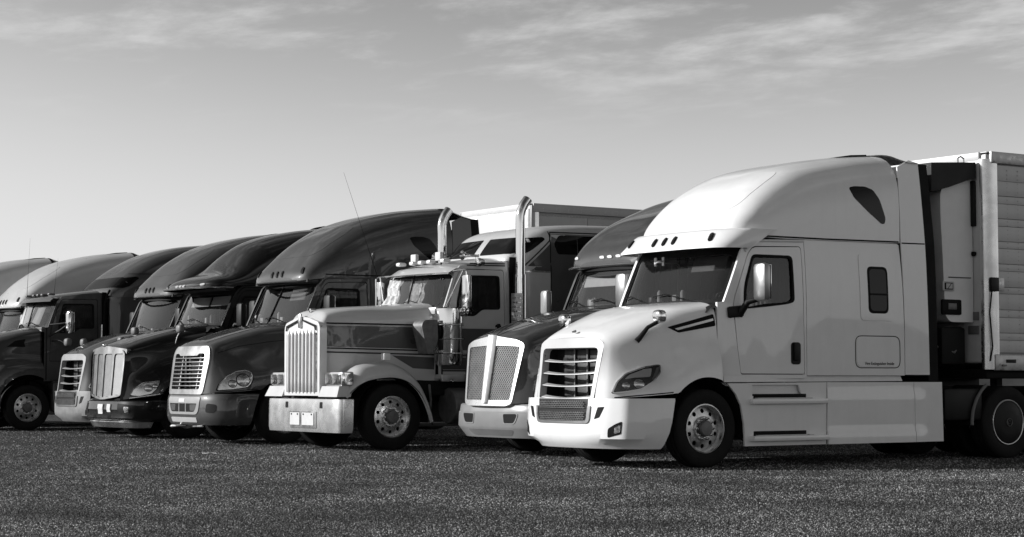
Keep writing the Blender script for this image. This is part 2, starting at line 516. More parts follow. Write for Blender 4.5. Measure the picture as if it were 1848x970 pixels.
M['radiator'] = surf('radiator_core', 0.045, 0.55, metal=0.4, vary=0.35, vscale=12, bump=0.25, bscale=140)
M['lens'] = glass_mat('lamp_lens', 0.9, 1.2, 0.05)
M['lamp'] = surf('lamp_reflector', 0.75, 0.14, metal=1.0, vary=0.15, vscale=20, rvary=0.5)
M['amber'] = surf('amber_lens', 0.16, 0.2, coat=0.6)
M['clearlens'] = surf('pale_lens', 0.7, 0.2, coat=0.6)
M['glass'] = glass_mat('windscreen_glass', 0.66, 1.7, 0.006)
M['glass_dark'] = glass_mat('dark_windscreen_glass', 0.5, 1.15, 0.004)
M['side_glass'] = glass_mat('side_glass', 0.45, 1.3, 0.02)
M['dark_glass'] = surf('tinted_glass', 0.004, 0.05, coat=0.0, vary=0.1, spec=0.2)
M['mirror'] = surf('mirror_glass', 0.8, 0.02, metal=1.0, vary=0.0)
M['interior'] = surf('cab_trim', 0.022, 0.7, vary=0.25, bump=0.05, bscale=30)
M['seat'] = surf('seat_fabric', 0.16, 0.8, vary=0.2, vscale=12, bump=0.1, bscale=90)
M['curtain'] = surf('curtain_cloth', 0.07, 0.9, vary=0.15, vscale=8)
M['curtain_pale'] = surf('pale_curtain_cloth', 0.5, 0.8, vary=0.15, vscale=8)
M['paper'] = surf('white_card', 0.55, 0.7, vary=0.08, vscale=9)
M['foil'] = surf('foil_sunshade', 0.36, 0.5, metal=0.3, vary=0.35, vscale=9, bump=0.5, bscale=22, rvary=0.3)
M['ink'] = surf('black_ink', 0.006, 0.5)
M['trailer_white'] = surf('white_trailer_skin', 0.58, 0.35, vary=0.06, vscale=2, dust=0.10, bump=0.05, bscale=5)
M['trailer_shaded'] = surf('shaded_trailer_skin', 0.34, 0.4, vary=0.08, vscale=2, dust=0.16, bump=0.05, bscale=5)  # white skin darkened in its colour for the sides without sun
M['dark2'] = surf('dark_slate_paint', 0.030, 0.42, spec=0.25, coat=1.0, vary=0.1, dust=0.04, bump=0.012, bscale=4)
M['dark3'] = surf('dark_graphite_paint', 0.046, 0.42, spec=0.25, coat=1.0, vary=0.1, dust=0.06, bump=0.012, bscale=4)
M['trim_grey'] = surf('grey_trim', 0.30, 0.35, coat=0.3, vary=0.1, dust=0.2)
M['worn'] = surf('worn_bumper', 0.19, 0.5, vary=0.2, vscale=6, dust=0.3, bump=0.2, bscale=7)
M['cast2'] = surf('brushed_grille_shell', 0.34, 0.3, metal=0.9, vary=0.05, rvary=0.2, dust=0.05)
# ---------------------------------------------------------------- pieces every truck shares
def wheel(parent, x, yo, R, side, style='disc', rim_mat=None, name='wheel'):
    """side -1: near side (outer face towards -Y). Outer face of the tyre at |y| = yo"""
    rim_mat = rim_mat or M['alu']
    ym = side * (yo - 0.15)
    rr = R * 0.60
    a = Acc()
    c = (x, ym, R)
    # rim: outer lip, barrel, disc with hand holes
    a.lathe([(rr * 1.045, 0.095), (rr * 1.05, 0.125), (rr * 1.0, 0.128), (rr * 0.975, 0.10), (rr * 0.95, 0.03), (rr * 0.93, -0.1), (rr * 1.04, -0.12)], c, 'y', 48, side)
    bmp = {'disc': lambda r: 0.035 + 0.055 * max(0, 1 - (r / (0.93 * rr))) ** 0.6, 'cover': lambda r: 0.06 + 0.05 * (1 - (r / rr) ** 2)}[style]
    P = None
    if style == 'disc':
        hs = []
        for k in range(10):
            q = 2 * math.pi * (k + 0.5) / 10
            hs.append([(rr * 0.745 * math.cos(q) + 0.030 * math.cos(t), rr * 0.745 * math.sin(q) + 0.030 * math.sin(t)) for t in np.linspace(0, 2 * math.pi, 12, endpoint=False)])
        ring = [(rr * 0.955 * math.cos(t), rr * 0.955 * math.sin(t)) for t in np.linspace(0, 2 * math.pi, 48, endpoint=False)]
        V, F = cdt(ring, hs, 0.035)
        V3 = [(x + u, ym + side * bmp(math.hypot(u, w)), R + w) for u, w in V]
        f = F[0]; n = np.cross(np.subtract(V3[f[1]], V3[f[0]]), np.subtract(V3[f[2]], V3[f[0]]))
        if n[1] * side < 0: F = [g[::-1] for g in F]
        V3, F = skirt(V3, F, [(0, -side * 0.018, 0)] * len(V3))
        a.add(V3, F)
    w = a.obj(name, rim_mat, parent, angle=30)
    t = Acc()
    hw = 0.15
    prof = [(rr * 1.03, 0.11), (rr * 1.08, 0.135), (rr * 1.25, 0.150), (R * 0.87, 0.150), (R * 0.93, 0.140), (R * 0.965, 0.132), (R * 0.992, 0.118)]
    for g in (0.075, 0.0, -0.075):
        prof += [(R, g + 0.034), (R, g + 0.007), (R - 0.014, g + 0.005), (R - 0.014, g - 0.005), (R, g - 0.007)]
    prof += [(R * 0.992, -0.118), (R * 0.93, -0.140), (R * 0.8, -0.150), (rr * 1.1, -0.14)]
    t.lathe(prof, c, 'y', 56, side); t.obj('tyre', M['rubber'], w, angle=25)
    # dark inside of the wheel
    b = Acc().lathe([(0.001, -0.03), (rr * 0.97, -0.03)], c, 'y', 24, side); b.obj('brake_drum', M['chassis'], w)
    h = Acc()
    if style == 'disc':
        f0 = 0.075
        h.lathe([(rr * 0.52, f0 - 0.03), (rr * 0.52, f0 + 0.012), (rr * 0.49, f0 + 0.02), (rr * 0.40, f0 + 0.022), (rr * 0.37, f0 + 0.02)], c, 'y', 32, side)
        h.obj('hub_flange', rim_mat, w, angle=30)
        h = Acc().lathe([(rr * 0.34, f0), (rr * 0.34, f0 + 0.07), (rr * 0.30, f0 + 0.085), (rr * 0.12, f0 + 0.09), (0.001, f0 + 0.09)], c, 'y', 28, side)
        h.obj('hub', M['dullmetal'], w, angle=30)
        n = Acc()
        for k in range(10):
            q = 2 * math.pi * k / 10
            n.lathe([(0.020, f0 + 0.015), (0.020, f0 + 0.045), (0.011, f0 + 0.05), (0.011, f0 + 0.07), (0.001, f0 + 0.07)], (x + rr * 0.445 * math.cos(q), ym, R + rr * 0.445 * math.sin(q)), 'y', 8, side)
        n.obj('lug_nuts', M['chrome'], w, angle=30)
    return w

def chassis(root, x0=0.35, x1=7.6, axle=1.27, tanks=True):
    a = Acc()
    for s in (-1, 1): a.box(((x0 + x1) / 2, s * 0.43, 0.90), (x1 - x0, 0.09, 0.28), 0.01)
    for x in np.arange(x0 + 0.6, x1, 1.2): a.box((x, 0, 0.9), (0.12, 0.8, 0.2))
    a.obj('frame_rails', M['chassis'], root)
    a = Acc().box((axle, 0, 0.52), (0.16, 1.9, 0.14), 0.02)
    a.lathe([(0.001, -0.2), (0.16, -0.2), (0.16, 0.2), (0.001, 0.2)], (axle, 0.8, 0.52), 'y', 16); a.lathe([(0.001, -0.2), (0.16, -0.2), (0.16, 0.2), (0.001, 0.2)], (axle, -0.8, 0.52), 'y', 16)
    a.obj('front_axle', M['chassis'], root)
    a = Acc().box((1.0, 0, 1.10), (1.3, 1.1, 0.95), 0.05).box((0.6, 0, 0.62), (0.5, 0.8, 0.35), 0.05)
    a.obj('engine', M['chassis'], root)

def inner_fender(root, axle, R, w0=0.62, w1=1.19, zt=1.25):
    """dark liner over each front wheel"""
    A = R + 0.13
    for s in (-1, 1):
        P = []
        for t in np.linspace(-0.15, math.pi + 0.15, 22):
            P.append([(axle - A * math.cos(t), s * w0, R + A * math.sin(t)), (axle - A * math.cos(t), s * w1, R + A * math.sin(t))])
        a = Acc().grid(P, flip=s > 0)
        a.extr([(axle - A, s * w0, R - 0.1)] + [(axle - A * math.cos(t), s * w0, R + A * math.sin(t)) for t in np.linspace(0, math.pi, 14)] + [(axle + A, s * w0, R - 0.1)], (0, s * 0.01, 0))
        a.obj('wheel_liner', M['chassis'], root)

def rear_wheels(root, xs, R=0.5, style='cover'):
    for x in xs:
        for s in (-1, 1):
            w = wheel(root, x, 1.25, R, s, 'disc' if style != 'cover' else 'cover', M['alu'])
            t = Acc().lathe([(0.3, -0.35), (0.40, -0.30), (R * .95, -0.31), (R, -0.34), (R, -0.58), (R * .95, -0.6), (0.35, -0.6)], (x, s * 1.10, R), 'y', 40, s)
            t.obj('tyre', M['rubber'], w, angle=30)
            if style == 'cover':
                rr = R * .6; c = (x, s * 1.10, R)
                Acc().lathe([(rr * 1.0, 0.128), (rr * 0.95, 0.138), (rr * 0.5, 0.15), (0.001, 0.155)], c, 'y', 40, s).obj('wheel_cover', M['plastic'], w)

def seat(root, x, y, z):
    a = Acc().box((x, y, z + 0.1), (0.5, 0.5, 0.16), 0.05)
    a.box((x + 0.27, y, z + 0.48), (0.16, 0.48, 0.72), 0.06, None); a.box((x + 0.30, y, z + 0.92), (0.12, 0.28, 0.2), 0.05)
    a.obj('seat', M['seat'], root, angle=30)

def interior(root, xd, z0, xb, zt, w=1.0, curtain=True, dash_top=None):
    """dashboard, steering wheel, seats and the dark back of the cab. xd: front of the dashboard at the windscreen base"""
    zd = dash_top or z0
    a = Acc().box((xd + 0.32, 0, zd - 0.2), (0.62, 2 * w - 0.08, 0.34), 0.06); a.box((xd + 0.45, -0.45, zd - 0.02), (0.3, 0.6, 0.1), 0.04)
    a.obj('dashboard', M['interior'], root, angle=30)
    st = Acc(); c = Vector((xd + 0.75, -0.5, zd + 0.02)); n = Vector((-0.8, 0, -0.6)).normalized(); u = Vector((0, 1, 0)); v = n.cross(u)
    st.tube([c + (u * math.cos(t) + v * math.sin(t)) * 0.23 for t in np.linspace(0, 2 * math.pi, 24, endpoint=False)], 0.017, 8, closed=True)
    for t in (0.2, math.pi - 0.2, -math.pi / 2): st.tube([c, c + (u * math.cos(t) + v * math.sin(t)) * 0.23], 0.014, 6)
    st.tube([c, c + n * 0.35], 0.035, 8)
    st.obj('steering_wheel', M['seal'], root)
    seat(root, xd + 1.05, -0.5, z0 - 0.62); seat(root, xd + 1.05, 0.55, z0 - 0.62)
    b = Acc().box((xb, 0, (z0 + zt) / 2 - 0.3), (0.05, 2 * w, zt - z0 + 0.75)).box(((xd + xb) / 2, 0, zt + 0.02), (xb - xd - 0.5, 2 * w - 0.1, 0.05)).box(((xd + xb) / 2 + .1, 0, z0 - 0.95), (xb - xd, 2 * w - 0.1, 0.06))
    b.obj('cab_lining', M['interior'], root)
    if curtain:
        for s in (-1, 1):
            P = []
            for k in range(25):
                t = k / 24
                P.append([(xb - 0.14 + 0.03 * math.sin(k * 1.9), s * (0.35 + (w - 0.42) * t), z) for z in (z0 - 0.5, zt - 0.05)])
            Acc().grid(P).obj('curtain', M['curtain'], root)

def hexmesh(org, ex, ey, nx, ny, w, h, bar=0.006, depth=0.006, nrm=None):
    """honeycomb grille: thin bars, one mesh. org: lower corner, ex/ey unit vectors, w x h metres"""
    ex, ey = Vector(ex), Vector(ey); nrm = Vector(nrm) if nrm else ex.cross(ey)
    a = Acc(); sx, sy = w / nx, h / ny
    def strip(p, q):
        d = (q - p).normalized(); s = nrm.cross(d) * bar / 2; f = nrm * depth
        V = [p - s, q - s, q + s, p + s, p - s + f, q - s + f, q + s + f, p + s + f]
        a.add(V, [(4, 5, 6, 7), (0, 1, 5, 4), (3, 7, 6, 2)])
    pt = lambda u, v: Vector(org) + ex * u + ey * v
    for j in range(ny):
        for i in range(nx):
            o = 0.5 * sx if j % 2 else 0.0
            x, y = i * sx + o, j * sy
            if x + sx > w + 1e-6 and j % 2: continue
            A, B, C_, D = pt(x, y + sy * .17), pt(x + sx / 2, y - sy * .17), pt(x + sx, y + sy * .17), pt(x, y + sy * .83)
            strip(A, B); strip(B, C_); strip(A, D)
    return a

def marker_lights(root, body, frame, pts, size, mat, name='marker_light'):
    for a, b in pts:
        w, h, sk = size
        out = rounded([(a - w / 2 - sk, b - h / 2), (a + w / 2 - sk, b - h / 2), (a + w / 2 + sk, b + h / 2), (a - w / 2 + sk, b + h / 2)], w * .4, 3)
        decal(name, body, frame, out, mat, root, 0.012, 0.02, step=0.05, bulge=0.012)

def hood_mirror(root, base, head, size, arm_mat, head_mat, r=0.022, side=-1):
    """small convex mirror on a stalk. base, head: points"""
    b, h = Vector(base), Vector(head); mid = (b + h) / 2 + Vector((0.0, 0, 0.02))
    a = Acc().tube([b, b.lerp(h, .15), mid, h - Vector((0, 0, size[2] * .35)), h], [r * 1.6, r * 1.3, r, r, r * .8], 10)
    o = a.obj('hood_mirror', arm_mat, root)
    bm = bmesh.new(); bmesh.ops.create_uvsphere(bm, u_segments=20, v_segments=12, radius=0.5)
    V = []
    for v in bm.verts:
        x, y, z = v.co
        p = 3.2; n = (abs(2 * x)**p + abs(2 * y)**p + abs(2 * z)**p) ** (1 / p)
        V.append((h.x + x / n * size[0], h.y + y / n * size[1], h.z + z / n * size[2]))
    F = [tuple(v.index for v in f.verts) for f in bm.faces]; bm.free()
    Acc().add(V, F).obj('mirror_head', head_mat, o)
    return o

def wing_mirror(root, base, head, size, back_mat, arm_mat, side=-1, glass=True, r=0.03):
    """tall door mirror: housing, glass facing back, arm to the door"""
    h = Vector(head); b = Vector(base)
    a = Acc().tube([b, b.lerp(h, .4), Vector((h.x + .05, h.y - side * size[1] * .2, h.z - size[2] * .42)), Vector((h.x + 0.05, h.y - side * size[1] * .1, h.z - size[2] * .1))], [r * 1.8, r * 1.4, r * 1.1, r * .8], 10)
    o = a.obj('wing_mirror', arm_mat, root)
    Acc().box(h, size, 0.06).obj('mirror_housing', back_mat, o, angle=30)
    if glass:
        Acc().box((h.x + size[0] / 2 + 0.004, h.y, h.z), (0.01, size[1] * .86, size[2] * .9), 0.003).obj('mirror_glass', M['mirror'], o)
    return o

def whip_antenna(root, p, top, r=0.006, spring=True):
    p, t = Vector(p), Vector(top)
    a = Acc().tube([p, p.lerp(t, .1), p.lerp(t, .3), p.lerp(t, .32), t], [r * 2.2, r * 2, r * 1.4, r, r * .5], 6)
    return a.obj('whip_antenna', M['seal'], root)

def strip_text(body_lines, size, mat, parent, loc, rot, name='lettering', ext=0.001):
    cu = bpy.data.curves.new(name, 'FONT'); cu.body = body_lines; cu.size = size; cu.extrude = ext; cu.align_x = 'CENTER'; cu.align_y = 'CENTER'
    cu.offset = 0.0
    t = bpy.data.objects.new('lettering_curve', cu); COL.objects.link(t); bpy.context.view_layer.update()
    me = bpy.data.meshes.new_from_object(t.evaluated_get(bpy.context.evaluated_depsgraph_get())); bpy.data.objects.remove(t); bpy.data.curves.remove(cu)
    me.materials.clear(); me.materials.append(mat); me.name = name
    o = bpy.data.objects.new(name, me); link(o, parent); o.location = loc; o.rotation_euler = rot
    return o

def cab_shades(root, x, kind):
    """what hangs behind the windscreen"""
    if kind == 'foil':
        for y0, y1 in ((.42, .88), (-.22, .30)):
            P = []
            for i, y in enumerate(np.linspace(y0, y1, 9)):
                P.append([(x + .02 + .02 * math.sin(i * 2.1 + j) - .16 * (1 - t) + (.0 if y > .35 else .10), y + .03 * math.sin(j * 1.7), 2.36 + .50 * t) for j, t in enumerate(np.linspace(0, 1, 8))])
            Acc().grid(P).obj('sunshade', M['foil'], root, angle=15)
    elif kind == 'paper':
        for y0, y1, z0 in ((.15, .75, 2.42), (-.55, -.05, 2.40)):
            P = [[(x + .06 - .16 * (1 - t) + .015 * math.sin(i * 1.3), y, z0 + .40 * t) for t in np.linspace(0, 1, 5)] for i, y in enumerate(np.linspace(y0, y1, 9))]
            Acc().grid(P).obj('sunshade', M['curtain_pale'], root)
    else:
        for y0, y1 in ([(-.95, .85)] if kind == 'strip' else [(-.92, -.12), (-.02, .80)] if kind == 'two strips' else [(-.85, -.15)]):
            h, z = (.20, 2.70) if kind != 'flap' else (.26, 2.70)
            Acc().box((x + .06, (y0 + y1) / 2, z), (.02, y1 - y0, h), .008, Matrix.Rotation(.35, 3, 'Y')).obj('visor_flap', M['paper'] if kind != 'flap' else M['grey_plastic'], root)
    Acc().tube([(x + .14, -.05, 2.86), (x + .14, -.05, 2.76), (x + .14, .02, 2.72)], .012, 6).box((x + .13, -.02, 2.70), (.03, .16, .06), .01).obj('dash_camera', M['seal'], root)

def clutter(root, x, z, seed):
    """loose things on the dashboard and behind the glass"""
    rr = random.Random(seed)
    for k in range(5):
        y = rr.uniform(-.8, .8); w = rr.uniform(.05, .14); h = rr.uniform(.04, .13)
        if k % 2: Acc().box((x + rr.uniform(.08, .25), y, z + h / 2), (.05, w, h), .008).obj('dash_item', rr.choice((M['paper'], M['grey_plastic'], M['curtain_pale'])), root)
        else: Acc().lathe([(.001, 0), (.035, 0), (.035, h + .05), (.015, h + .08), (.001, h + .08)], (x + rr.uniform(.1, .25), y, z), 'z', 10).obj('bottle', rr.choice((M['curtain_pale'], M['dullmetal'])), root)
    Acc().box((x + .12, rr.uniform(-.3, .5), z + .012), (.2, .3, .012), .003, Matrix.Rotation(rr.uniform(-.3, .3), 3, 'Z')).obj('paper_sheet', M['paper'], root)
# ---------------------------------------------------------------- cab, sleeper and roof shared by the aerodynamic trucks
def side_fn(keys, zt0=2.1, lean=0.05, shift=0.0):
    w = H(keys)
    def f(x, z):
        t = max(0.0, (z - zt0) / 0.9)
        return (x, -(w(x) + shift - lean * t * t), z)
    return f

def roof_loft(root, keys, mat, name='roof_fairing', nx=46, n=44, x_end=None):
    """keys: (x, z_base, z_top, half_width, squareness); superellipse sections"""
    K = np.array(keys, float)
    xq = K[0, 0] + (K[-1, 0] - K[0, 0]) * np.linspace(0, 1, nx) ** 1.7
    P = []
    for x in xq:
        zb, zt, w, p = hermite(K[:, 0], K[:, 1:], [x])[0]
        row = []
        for t in np.linspace(0, math.pi, n):
            c, s = math.cos(t), math.sin(t)
            row.append((x, -math.copysign(abs(c) ** (2 / p), c) * w, zb + (zt - zb) * s ** (2 / p)))
        P.append(resample(row, n))
    P = np.array(P)
    a = Acc().grid(P, flip=True)
    a.F.append(tuple(range(n))); k = (nx - 1) * n; a.F.append(tuple(range(k, k + n))[::-1])
    o = a.obj(name, mat, root, angle=60)
    return fix_normals(o)

def screen(root, sp):
    """windscreen, its seal, the wipers"""
    zb, zt, xb, xt, k, wb, wt = sp['screen']      # base/top heights, x at the centre, bow at the sides, half widths
    def fn(y, z):
        t = (z - zb) / (zt - zb); w = wb + (wt - wb) * t
        return (xb + (xt - xb) * t + k * min(1.3, abs(y) / w) ** 2.4, y, z)
    out = rounded([(-wb, zb), (wb, zb), (wt, zt), (-wt, zt)], 0.10)
    big = rounded([(-wb - .035, zb - .03), (wb + .035, zb - .03), (wt + .035, zt + .03), (-wt - .035, zt + .03)], 0.12)
    inner = rounded([(-wb + .055, zb + .03), (wb - .055, zb + .03), (wt - .055, zt - sp.get('frit', .05)), (-wt + .055, zt - sp.get('frit', .05))], 0.12)
    f2 = lambda y, z: tuple(np.add(fn(y, z), (-0.008, 0, 0)))
    g = patch('windscreen', out, fn, sp.get('glass') or M['glass'], root, step=0.13, thick=0.006, inward=(1, 0, 0))
    patch('windscreen_seal', big, f2, M['seal'], g, holes=[inner], step=0.12, thick=0.05, inward=(1, 0, 0))
    if sp.get('split'):
        Acc().tube([np.add(fn(0, z), (-.01, 0, 0)) for z in np.linspace(zb, zt, 6)], 0.014, 8).obj('windscreen_divider', M['seal'], g)
    for y0, y1 in ((-0.75, -0.1), (0.15, 0.8)):
        a = Acc(); p = np.add(fn(y0, zb + .02), (-.05, 0, -.03)); q = np.add(fn(y1, zb + .13), (-.03, 0, 0))
        a.tube([p, q], [0.014, 0.008], 6)
        a.tube([np.add(fn(y1 - .38, zb + .05), (-.022, 0, 0)), q, np.add(fn(min(y1 + .25, .93 * wb), zb + .10), (-.022, 0, 0))], 0.008, 6)
        a.obj('wiper', M['seal'], root)
    return fn

def cab_sides(root, sp, paint):
    f = sp['side']; fin = lambda x, z: tuple(np.add(f(x, z), (0, 0.012, 0)))
    door, win = sp['door'], sp['door_window']
    gap = 0.011
    def one(): return patch('cab_side', sp['cab_outline'], f, paint, root, holes=[sp['door_hole'] if 'door_hole' in sp else door], step=0.14, thick=0.04, inward=(0, 1, 0))
    o = one(); mirrored(o)
    # the door sits in its opening with a dark gap
    c = np.mean(door, axis=0)
    small = [tuple(np.asarray(p) + (c - np.asarray(p)) / np.linalg.norm(c - np.asarray(p)) * gap * 1.3) for p in door]
    doors = []
    d = patch('door', small, f, paint, root, holes=[win], step=0.12, thick=0.035, inward=(0, 1, 0)); doors.append(d); d2 = mirrored(d)
    for dd, sgn in ((d, 1), (d2, -1)):
        g = patch('door_window', [tuple(np.asarray(p) + (np.asarray(p) - np.mean(win, axis=0)) * 0.03) for p in win], lambda x, z: tuple(np.multiply(np.add(f(x, z), (0, 0.02, 0)), (1, sgn, 1))), M['side_glass'], dd, step=0.15, thick=0.005, inward=(0, sgn, 0))
        wc = np.mean(win, axis=0)
        patch('window_seal', [tuple(np.asarray(p) + (np.asarray(p) - wc) / np.linalg.norm(np.asarray(p) - wc) * 0.012) for p in win], lambda x, z: tuple(np.multiply(np.add(f(x, z), (0, -0.006, 0)), (1, sgn, 1))), M['seal'], dd,
              holes=[[tuple(np.asarray(p) - (np.asarray(p) - wc) / np.linalg.norm(np.asarray(p) - wc) * 0.03) for p in win]], step=0.1, thick=0.03, inward=(0, sgn, 0))
        if 'handle' in sp:
            x0, z0, x1, z1 = sp['handle']
            p = f((x0 + x1) / 2, (z0 + z1) / 2)
            h = patch('handle_recess', rounded([(x0, z0), (x1, z0), (x1, z1), (x0, z1)], 0.05), lambda x, z: tuple(np.multiply(np.add(f(x, z), (0, -0.006, 0)), (1, sgn, 1))), M['plastic'], dd, step=0.1, thick=0.01, inward=(0, sgn, 0))
            Acc().box((p[0], (p[1] - 0.02) * sgn, p[2] + 0.02), ((x1 - x0) * .55, 0.03, (z1 - z0) * .8), 0.012).obj('door_handle', M['plastic'], dd)
    # dark liner that closes the gap round the door
    q = patch('door_frame', [tuple(np.asarray(p) + (np.asarray(p) - c) * 0.03) for p in door], lambda x, z: tuple(np.add(f(x, z), (0, 0.038, 0))), M['seal'], root,
              holes=[[tuple(np.asarray(p) + (np.mean(win, axis=0) - np.asarray(p)) * -0.05) for p in win]], step=0.15, thick=0.0, inward=(0, 1, 0)); mirrored(q)
    return Body(o, d)

def sleeper_box(root, x0, x1, z0, z1, w=1.17):
    Acc().box(((x0 + x1) / 2, 0, (z0 + z1) / 2), (x1 - x0, 2 * w, z1 - z0), 0.02).obj('sleeper_wall', M['chassis'], root)

# ---------------------------------------------------------------- the streamlined conventional tractor, newer and older front
NEW_HOOD = [
    (0.00, [(0, 1.68), (.35, 1.675), (.60, 1.64), (.70, 1.55), (.68, 1.30), (.65, 1.05), (.64, .70)]),
    (0.07, [(0, 1.74), (.40, 1.73), (.66, 1.68), (.77, 1.57), (.79, 1.30), (.82, 1.05), (.83, .70)]),
    (0.30, [(0, 1.86), (.42, 1.85), (.74, 1.78), (.88, 1.64), (.95, 1.32), (1.02, 1.05), (1.03, .70)]),
    (0.65, [(0, 2.00), (.48, 1.99), (.82, 1.92), (.97, 1.77), (1.08, 1.40), (1.205, 1.10), (1.215, .70)]),
    (1.00, [(0, 2.105), (.55, 2.095), (.88, 2.035), (1.02, 1.90), (1.11, 1.55), (1.235, 1.20), (1.245, .70)]),
    (1.50, [(0, 2.17), (.60, 2.16), (.95, 2.12), (1.08, 2.02), (1.14, 1.65), (1.235, 1.30), (1.25, .70)])]
OLD_HOOD = [
    (0.00, [(0, 1.70), (.40, 1.69), (.64, 1.64), (.72, 1.52), (.71, 1.30), (.69, 1.05), (.68, .70)]),
    (0.07, [(0, 1.78), (.44, 1.77), (.70, 1.71), (.80, 1.55), (.82, 1.30), (.85, 1.05), (.86, .70)]),
    (0.30, [(0, 1.88), (.44, 1.87), (.72, 1.80), (.84, 1.62), (.97, 1.34), (1.05, 1.08), (1.06, .70)]),
    (0.65, [(0, 1.99), (.48, 1.98), (.78, 1.90), (.88, 1.70), (1.10, 1.40), (1.20, 1.12), (1.21, .70)]),
    (1.00, [(0, 2.08), (.55, 2.07), (.84, 2.00), (.95, 1.80), (1.12, 1.48), (1.235, 1.20), (1.245, .70)]),
    (1.50, [(0, 2.15), (.60, 2.14), (.92, 2.08), (1.04, 1.92), (1.12, 1.60), (1.235, 1.30), (1.25, .70)])]
CASC_SIDE = [(1.3, 1.10), (1.55, 1.125), (1.9, 1.15), (2.4, 1.205), (2.95, 1.245), (3.3, 1.25), (6, 1.25)]
NEW_ROOF = [  # x, z base, z top, half width, squareness
    (1.80, 3.05, 3.10, .60, 3.0), (1.85, 3.05, 3.18, .82, 3.2), (1.95, 3.04, 3.32, 1.00, 3.4), (2.10, 3.03, 3.49, 1.10, 3.5), (2.30, 3.02, 3.68, 1.16, 3.5), (2.60, 3.01, 3.88, 1.19, 3.6),
    (3.0, 3.01, 4.05, 1.205, 3.8), (3.6, 3.015, 4.18, 1.215, 4.0), (4.2, 3.02, 4.265, 1.215, 4.4), (4.74, 3.03, 4.31, 1.215, 4.8)]
OLD_ROOF = [
    (1.66, 2.92, 2.99, .66, 3.2), (1.70, 2.92, 3.07, .88, 3.4), (1.80, 2.93, 3.19, 1.03, 3.6), (1.95, 2.95, 3.36, 1.09, 3.4), (2.20, 2.97, 3.61, 1.13, 3.3), (2.52, 2.99, 3.84, 1.17, 3.3), (2.9, 3.00, 4.04, 1.20, 3.4),
    (3.4, 3.01, 4.20, 1.21, 3.6), (4.0, 3.02, 4.32, 1.215, 4.0), (4.74, 3.03, 4.40, 1.215, 4.6)]

def front_cut(axle, R, zseam, xr):
    """lower edge of the hood: bumper seam, then the wheel arch"""
    A = R + 0.155
    def z(x):
        if x < axle - A * 0.9: return zseam(x)
        d = min(1.0, abs(x - axle) / A)
        return max(zseam(x), R + A * math.sqrt(max(0.0, 1 - d * d)))
    return z

